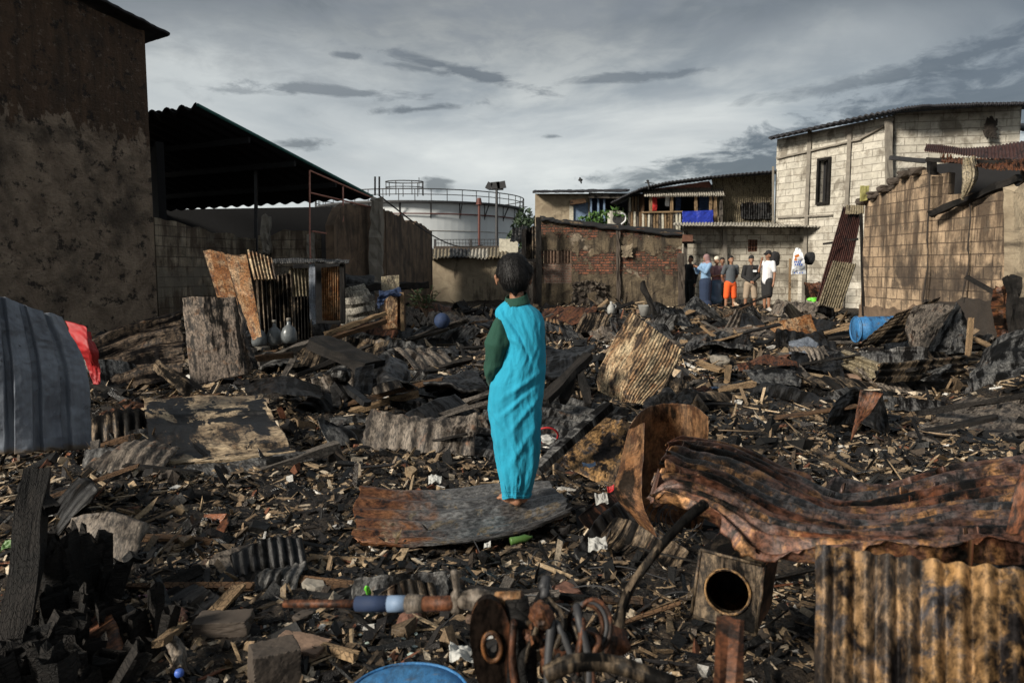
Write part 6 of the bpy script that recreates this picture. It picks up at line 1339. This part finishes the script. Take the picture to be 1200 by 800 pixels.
for k, (px, py, D, s_, m_, lb) in enumerate([(509, 562, 4.0, .08, 'tin_white', 'crumpled silver white foil scrap beyond the standing sheet'), (705, 585, 3.5, .07, 'tin_white', 'crumpled whitish plastic scrap between child and rusty drum'), (716, 575, 3.5, .04, 'red_plastic', 'small red plastic scrap next to the rusty drum'),
        (690, 545, 3.9, .08, 'blue_paint', 'pale blue grey crumpled wrapper under the slanting beam'), (838, 455, 6.9, .09, 'blue_paint', 'light blue plastic scrap on the fine rubble past the pale flaking sheet'), (822, 456, 6.8, .2, 'metal_rust_dark', 'brown oval lid near the light blue plastic scrap'),
        (570, 640, 3.0, .03, 'tin_white', 'tiny white scrap under the metal sheet edge'), (700, 640, 3.0, .09, 'tin_white', 'torn pale net scrap between speaker box and child'), (10, 640, 2.9, .07, 'leaf_green', 'teal green wrapper scrap behind the leaning charred post'), (545, 765, 2.1, .1, 'tin_white', 'crumpled white plastic by the blue tub')]):
    o = sheet('plastic_scrap', [[P(px, py, D)+np.array((-s_/2, s_/3, .02)), P(px, py, D)+np.array((s_/2, s_/3, .03))], [P(px, py, D)+np.array((-s_/2, -s_/3, 0)), P(px, py, D)+np.array((s_/2, -s_/3, .01))]], MM[m_], crump=.018, cs=22, rag=.06, res=26, thick=.0015); T(o, lb, 'plastic scrap')
# ------------------------------------------------------------------ near: the burnt bicycle, tub and stub (out of focus)
t = thing('burnt_bicycle', P(620, 800, 1.15), 'burnt out bicycle front end with handlebar, stem and scorched cables, beside the upturned blue tub', 'bicycle')
hb = [P(333, 707, 1.30), P(420, 707, 1.27), P(425, 707, 1.27), P(500, 706, 1.24), P(560, 706, 1.21), P(605, 703, 1.19)]
Geo().tube(hb[:2], [.007, .008], 10).build('handlebar_end', MM['metal_rust_dark'], t, smooth=True)
g_ = Geo(); g_.tube([P(418, 707, 1.27), P(455, 707, 1.255)], [.0135, .0145], 14); g_.build('grip', MM['blue_rag'], t, smooth=True)
Geo().tube([P(455, 707, 1.255), P(478, 707, 1.25)], [.0145, .0145], 14).build('grip', MM['blue_paint'], t, smooth=True)
Geo().tube([P(478, 707, 1.25), P(497, 707, 1.24)], [.017, .015], 14).build('grip', MM['metal_ash_crust'], t, smooth=True)
Geo().tube([P(497, 707, 1.24), P(540, 706, 1.22)], [.013, .013], 14).build('handlebar', MM['metal_rust_dark'], t, smooth=True)
Geo().tube([P(540, 703, 1.22), P(560, 702, 1.21), P(585, 706, 1.2)], [.014, .02, .015], 14).build('clamp', MM['metal_ash_crust'], t, smooth=True)
Geo().tube(cr([P(536, 716, 1.22), P(536, 695, 1.22), P(532, 668, 1.22)], 6), [.012]*7+[.006]*6, 10).build('brake_lever', MM['metal_ash_crust'], t, smooth=True)
Geo().tube([P(582, 703, 1.19), P(612, 700, 1.18)], [.014, .012], 12).build('clamp', MM['metal_rust_orange'], t, smooth=True)
# stem plate with an oval hole
c_ = P(577, 760, 1.15); Vx = []; F = []; n = 28; u = np.array((1, .1, .12)); v = np.array((-.12, 0, 1)); nn_ = np.array((0, .018, 0))
for lay in (0, 1):
    for k in range(n): q = 2*math.pi*k/n; Vx.append(c_+u*.034*math.cos(q)+v*.085*math.copysign(abs(math.sin(q))**.7, math.sin(q))+nn_*lay)
    for k in range(n): q = 2*math.pi*k/n; Vx.append(c_+u*.011*math.cos(q)+v*(.02*math.sin(q)+.005)+nn_*lay)
for k in range(n):
    j = (k+1) % n; F += [(k, j, n+j, n+k), (2*n+k, 3*n+k, 3*n+j, 2*n+j), (k, 2*n+k, 2*n+j, j), (n+k, n+j, 3*n+j, 3*n+k)]
mk('stem_plate', Vx, F, MM['metal_rust_dark'], t)
Geo().tube([c_+u*.013*math.cos(q)*1.1+v*(.024*math.sin(q)+.005)-nn_*.2 for q in np.linspace(0, 6.283, 24)], .004, 6, False).build('stem_ring', MM['metal_rust_orange'], t, smooth=True)
Geo().tube([P(605, 700, 1.18), P(612, 760, 1.16), P(612, 840, 1.12)], [.02, .024, .028], 14).build('head_tube', MM['wood_char'], t, smooth=True)
r0 = np.random.default_rng(12)
for k in range(13):
    x0 = 612+k*7; pts = [P(x0-8+r0.uniform(-6, 6), 700+r0.uniform(0, 45), 1.17), P(x0+r0.uniform(-16, 16), 735+r0.uniform(-10, 20), 1.14), P(x0-6+r0.uniform(-18, 18), 775, 1.12), P(x0+r0.uniform(-10, 20), 830, 1.1)]
    Geo().tube(cr(pts, 8), r0.uniform(.004, .008), 7).build('cable', MM[['metal_rust_dark', 'metal_corrugated_brown', 'wood_char', 'iron_dark'][k % 4]], t, smooth=True)
for k in range(3):
    cc_ = P(686+k*5, 732, 1.16); Geo().tube([cc_+np.array((.028*math.cos(q), .012*math.sin(q), (.030+.004*k)*math.sin(q))) for q in np.linspace(0, 6.283, 30)], .004, 6, False).build('coil', MM['iron_dark' if k % 2 else 'metal_rust_dark'], t, smooth=True)
for (px, py, s_) in ((634, 722, .035), (650, 770, .04), (625, 745, .035)): lump('charred_fitting', P(px, py, 1.14), (s_, s_, s_*1.2), MM['metal_rust_dark'], t, rough=.4, boxy=.3)
Geo().tube(cr([P(636, 690, 1.25), P(640, 676, 1.27), P(638, 700, 1.24)], 4), .008, 7).build('bell_mount', MM['iron_dark'], t, smooth=True)
Geo().tube(cr([P(640, 790, 1.02), P(670, 777, 1.02), P(720, 778, 1.03), P(790, 802, 1.0)], 8), .013, 12).build('fork_blade', MM['metal_corrugated_brown'], t, smooth=True)
o = Geo(); o.tube(cr([P(722, 752, 1.35), P(733, 700, 1.40), P(762, 655, 1.47), P(797, 615, 1.52), P(826, 590, 1.56)], 8), np.array([.012, .010, .009, .010, .012]), 14); o = o.build('rusty_rod', MM['metal_corrugated_brown'], smooth=True); T(o, 'bent rusty iron rod rising slanted toward the drum', 'rod')
o = lump('rod_knuckle', P(722, 752, 1.35), (.05, .05, .05), MM['metal_rust_dark'], rough=.2); o.parent = None; T(o, 'lumpy rusted joint at the lower end of the bent iron rod', 'joint')
PL('upright rusty iron stub in front of the speaker box', (850, 830, 1.05), (858, 718, 1.1), .042, .03, 'metal_rust_dark', 'iron stub', 'iron_stub', wob=.35, rag=.6, n=18)
t = thing('blue_tub', P(480, 830, 1.5), 'upturned blue plastic tub whose scuffed base just shows below the handlebar', 'tub')
cT = P(478, 825, 1.62)
g_ = Geo().lathe(cT+np.array((0, 0, -.2)), [(.185, 0), (.18, .02), (.160, .17), (.150, .205), (.135, .222), (.10, .228), (.02, .230)], 40); g_.build('basin', MM['blue_drum'], t, smooth=True)
Geo().tube([cT+np.array((.14*math.cos(a), .14*math.sin(a), .022)) for a in np.linspace(0, 6.283, 50)], .004, 6, False).build('foot_ring', MM['blue_drum'], t, smooth=True)
# ------------------------------------------------------------------ rubble nobody could count: chips of char, ash, wood and mortar
def chips(name, n, seed, smin, smax, dist_w, palette, probs, flat=(.12, .5), longf=(1, 2.2), rmin=1.0, rmax=27, lift=.5, ang=43, region=None, sx=2.0, tip=.45):
    r = np.random.default_rng(seed)
    rr_ = rmin*(rmax/rmin)**(r.random(n)**dist_w); a = r.uniform(-R(ang), R(ang), n); x, y = rr_*np.sin(a), rr_*np.cos(a)
    # leave out what lies under or past the walls
    keep = (y < 20.3) & (x > -7.2-0.0*y) & (x < 7.6) | (rr_ < 9)
    dens = fbm(x*1.3, y*1.3, 0, 77, 3); keep &= (dens > -.5+r.uniform(-.4, .2, n))
    if region is not None: keep &= region(x, y)
    x, y, rr_ = x[keep], y[keep], rr_[keep]; n = len(x)
    z = gh(x, y)
    k_ = (.29+.58*np.clip(rr_/6, 0, 3.2))
    s = (smin*(smax/smin)**(r.random(n)**sx))*k_
    lx = s*r.uniform(*longf, n); ly = s*r.uniform(.5, 1, n); lz = s*r.uniform(*flat, n)
    B = np.array([(i, j, k) for k in (-1, 1) for j in (-1, 1) for i in (-1, 1)], float)*.5
    V = B[None]*np.stack([lx, ly, lz], 1)[:, None, :]*(1+r.uniform(-.45, .45, (n, 8, 3)))
    # random turn: yaw free, pitch and roll moderate
    ya, pi, ro = r.uniform(0, 6.283, n), r.normal(0, tip, n), r.normal(0, tip, n)
    def rot(V, a, i, j):
        c, s_ = np.cos(a)[:, None], np.sin(a)[:, None]; W = V.copy(); W[..., i] = V[..., i]*c-V[..., j]*s_; W[..., j] = V[..., i]*s_+V[..., j]*c; return W
    V = rot(rot(rot(V, ro, 1, 2), pi, 0, 2), ya, 0, 1)
    V += np.stack([x, y, z+lz*.2+r.random(n)**2*lift*s], 1)[:, None, :]
    Fb = np.array([(0,2,3,1),(4,5,7,6),(0,1,5,4),(2,6,7,3),(0,4,6,2),(1,3,7,5)])
    F = (Fb[None]+(np.arange(n)*8)[:, None, None]).reshape(-1, 4)
    ci = r.choice(len(palette), n, p=np.array(probs)/sum(probs)); col = np.array(palette)[ci]*(r.uniform(.6, 1.35, n)[:, None])
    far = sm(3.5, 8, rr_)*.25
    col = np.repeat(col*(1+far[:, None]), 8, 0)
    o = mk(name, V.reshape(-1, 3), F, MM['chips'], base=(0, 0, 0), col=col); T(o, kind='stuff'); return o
pal = [(.006, .006, .006), (.015, .013, .012), (.04, .03, .022), (.10, .072, .046), (.20, .14, .085), (.32, .235, .145), (.46, .38, .28), (.52, .50, .46), (.16, .065, .035)]
chips('rubble', 430000, 1, .006, .05, .88, pal, [34, 14, 5, 7, 13, 14, 10, 2.5, 1.5], sx=3.0, longf=(1, 3.6), tip=.24)
chips('charcoal_rubble', 26000, 9, .006, .03, 1.0, [(.004, .004, .0045), (.012, .012, .013), (.03, .03, .032), (.3, .3, .3)], [60, 25, 8, 1.2], region=lambda x, y: ((x+1.35)/.45)**2+((y-2.75)/.42)**2+.5*fbm(x*4, y*4, 0, 5, 2) < 1, rmin=2, rmax=3.6, lift=2.5, flat=(.4, .9), longf=(1, 1.5))
chips('wood_splinters', 26000, 2, .012, .045, .9, pal, [26, 12, 8, 10, 14, 12, 6, 0, 2], flat=(.12, .3), longf=(3, 9), lift=1.5)
chips('stone_debris', 5500, 3, .035, .12, .85, pal, [34, 22, 8, 6, 6, 5, 3, 1, 1.5], flat=(.3, .8), longf=(1, 1.8), rmin=1.6, lift=.4)
chips('ash_flakes', 16000, 5, .015, .075, .9, pal, [24, 14, 8, 8, 10, 9, 5, 1, 2], flat=(.03, .08), longf=(1, 1.8), lift=1.2)

# ------------------------------------------------------------------ larger scattered pieces, each one a thing
R2 = random.Random(21)
zones = [ # name, px range, py range
    ('between the peeling cream panel and the tall plaster house', (110, 240), (455, 560)), ('in the black ash before the leaning charred post', (20, 330), (590, 780)),
    ('below the standing metal sheet', (330, 700), (650, 760)), ('on the dark ash past the long plank', (300, 560), (470, 560)),
    ('around the scorched stool', (300, 560), (400, 470)), ('at the foot of the low beige building', (440, 620), (368, 405)),
    ('at the foot of the brick wall', (640, 800), (366, 405)), ('before the group of onlookers', (780, 960), (372, 415)),
    ('on the fine pale rubble past the flaking sheet', (800, 1080), (415, 520)), ('near the blue drum', (940, 1190), (372, 455)),
    ('between the drum and the child', (640, 760), (560, 660)), ('beside the speaker box', (700, 960), (600, 760)), ('by the rusty hut', (250, 450), (385, 440))]
def spot(xr, yr):
    for _ in range(50):
        px, py = R2.uniform(*xr), R2.uniform(*yr)
        if not (380 < px < 720 and 535 < py < 690) and not (160 < px < 400 and 455 < py < 600): break
    return px, py
def gp(px, py, lift=0.0):
    p = G(px, py); return p+np.array((0, 0, lift))
counts = [10, 12, 12, 20, 30, 22, 28, 34, 16, 28, 7, 4, 16]
for zi, ((zn, xr, yr), cnt) in enumerate(zip(zones, counts)):
    for k in range(cnt):
        px, py = spot(xr, yr); p = gp(px, py); d = p[1]; sc = min(1.1, .2+d/10)
        L = R2.uniform(.22, .75)*sc*1.5; a = R2.gauss(0, .55)+(0 if R2.random() < .75 else 1.5); L *= (1 if abs(a) < 1 else .7)
        q = np.array((math.cos(a)*L, math.sin(a)*L, 0)); e = p+q; e[2] = ghf(e[0], e[1]); lift = R2.uniform(.02, .10)*sc; tilt = R2.choice((0, 0, .12, .3))*L
        m_ = R2.choice(['wood_char', 'wood_char', 'wood_char', 'wood_brown', 'wood_tan', 'wood_grey']); nm = {'wood_char': 'black charred', 'wood_brown': 'scorched brown', 'wood_tan': 'pale', 'wood_grey': 'grey'}[m_]
        o = plank('plank', p+np.array((0, 0, lift)), e+np.array((0, 0, lift+tilt)), R2.uniform(.035, .10)*sc, R2.uniform(.015, .05)*sc, MM[m_], roll=R2.gauss(0, .35), rag=.9, wob=.35, n=10)
        T(o, f'{nm} plank scrap {zn}', 'plank', f'{nm} plank scraps {zn}')
counts = [6, 7, 4, 9, 22, 13, 17, 22, 9, 18, 3, 0, 10]
for zi, ((zn, xr, yr), cnt) in enumerate(zip(zones, counts)):
    for k in range(cnt):
        px, py = spot(xr, yr); p = gp(px, py); d = p[1]; sc = min(1.05, .12+d/9.5)
        w_, h_ = R2.uniform(.35, 1.0)*sc*1.4, R2.uniform(.15, .42)*sc*1.4; a = R2.uniform(-1, 1); up = R2.choice((.1, .25, .5, .8))
        u = np.array((math.cos(a), math.sin(a), R2.gauss(0, .12)))*w_/2; v = np.array((-math.sin(a), math.cos(a), 0))*h_*math.cos(up)+np.array((0, 0, h_*math.sin(up)))
        b = p+np.array((0, 0, .02*sc)); rows = [[b-u+v, b+v+np.array((0, 0, R2.gauss(.03, .05)*sc)), b+u+v], [b-u+v*.5, b+v*.5+np.array((0, 0, R2.gauss(.05, .05)*sc)), b+u+v*.5], [b-u, b, b+u]]
        m_ = R2.choice(['metal_black', 'metal_black', 'metal_grey_burnt', 'metal_corrugated_brown', 'metal_rust_dark', 'metal_ash_crust', 'metal_grey_burnt']); nm = {'metal_black': 'black', 'metal_grey_burnt': 'burnt grey', 'metal_corrugated_brown': 'brown ribbed', 'metal_rust_dark': 'rust brown', 'metal_ash_crust': 'ash crusted'}[m_]
        o = sheet('metal_scrap', rows, MM[m_], ribs=R2.choice((6, 8)) if 'brown' == m_[-5:] else R2.choice((0, 5, 8)), amp=.012*sc, crump=.010*sc, cs=3/sc, rag=.03, res=48, curl=.05*sc, thick=.003)
        T(o, f'{nm} bent metal scrap {zn}', 'metal scrap', f'{nm} metal scraps {zn}')
counts = [2, 6, 7, 3, 3, 5, 7, 6, 3, 4, 2, 2, 3]
for zi, ((zn, xr, yr), cnt) in enumerate(zip(zones, counts)):
    for k in range(cnt):
        px, py = spot(xr, yr); p = gp(px, py); d = p[1]; sc = min(1.0, .2+d/12); s_ = R2.uniform(.09, .2)*sc
        m_ = R2.choice(['brick_red', 'brick_pale', 'concrete', 'concrete_dark', 'concrete_dark']); nm = {'brick_red': 'reddish', 'brick_pale': 'pale', 'concrete': 'grey', 'concrete_dark': 'dark'}[m_]
        o = lump('rubble_block', p+np.array((0, 0, s_*.2)), (s_*1.5, s_, s_*.7), MM[m_], rough=.2, boxy=.8, rot=R2.uniform(0, 3)); T(o, f'{nm} broken block {zn}', 'block', f'{nm} broken blocks {zn}')
# glass shards by the tub
for k in range(22):
    p = G(R2.uniform(405, 500), R2.uniform(735, 790)); s_ = R2.uniform(.012, .04); o = lump('glass_shard', p+np.array((0, 0, .012)), (s_, s_*.7, s_*.4), MM['glass_shard'], rough=.3, boxy=.7, sub=1, rot=k); T(o, 'pale greenish glass shard in the small heap by the blue tub', 'glass shard', 'glass shards by the blue tub')
# twigs and wires
for k in range(16):
    px, py = R2.uniform(560, 900), R2.uniform(600, 740); p = G(px, py); a = R2.uniform(0, 6.28); L = R2.uniform(.12, .4)
    pts = [p+np.array((math.cos(a)*L*q, math.sin(a)*L*q, .015+.05*math.sin(q*3.1)*R2.uniform(.4, 1.6))) for q in (0, .3, .6, 1)]
    o = Geo().tube(cr(pts, 4), .0025, 5).build('wire', MM['iron_dark'], base=p); T(o, 'thin burnt wire bent over the rubble near the speaker box', 'wire', 'thin burnt wires near the speaker box')
# bird
t = thing('bird', P(680.5, 211.5, 60), 'tiny dark bird flying over the beige upper house', 'bird'); b_ = P(680.5, 211.5, 60)
blob('body', [(b_+np.array((-.05, 0, .15)), b_+np.array((.05, 0, -.2)), .09, .06), (b_+np.array((-.07, 0, .2)), b_+np.array((-.1, 0, .26)), .05, .02)], MM['cloth_black'], t, .02, 1)
for s_ in (-1, 1): mk('wing', [b_+(0, 0, .08), b_+(s_*.1, .1, .16), b_+(s_*.2, .25, .05), b_+(s_*.08, .1, -.08)], [(0, 1, 2, 3)], MM['cloth_black'], t)
print('objects', len(bpy.data.objects), 'verts', sum(len(o.data.vertices) for o in bpy.data.objects if o.type == 'MESH'))
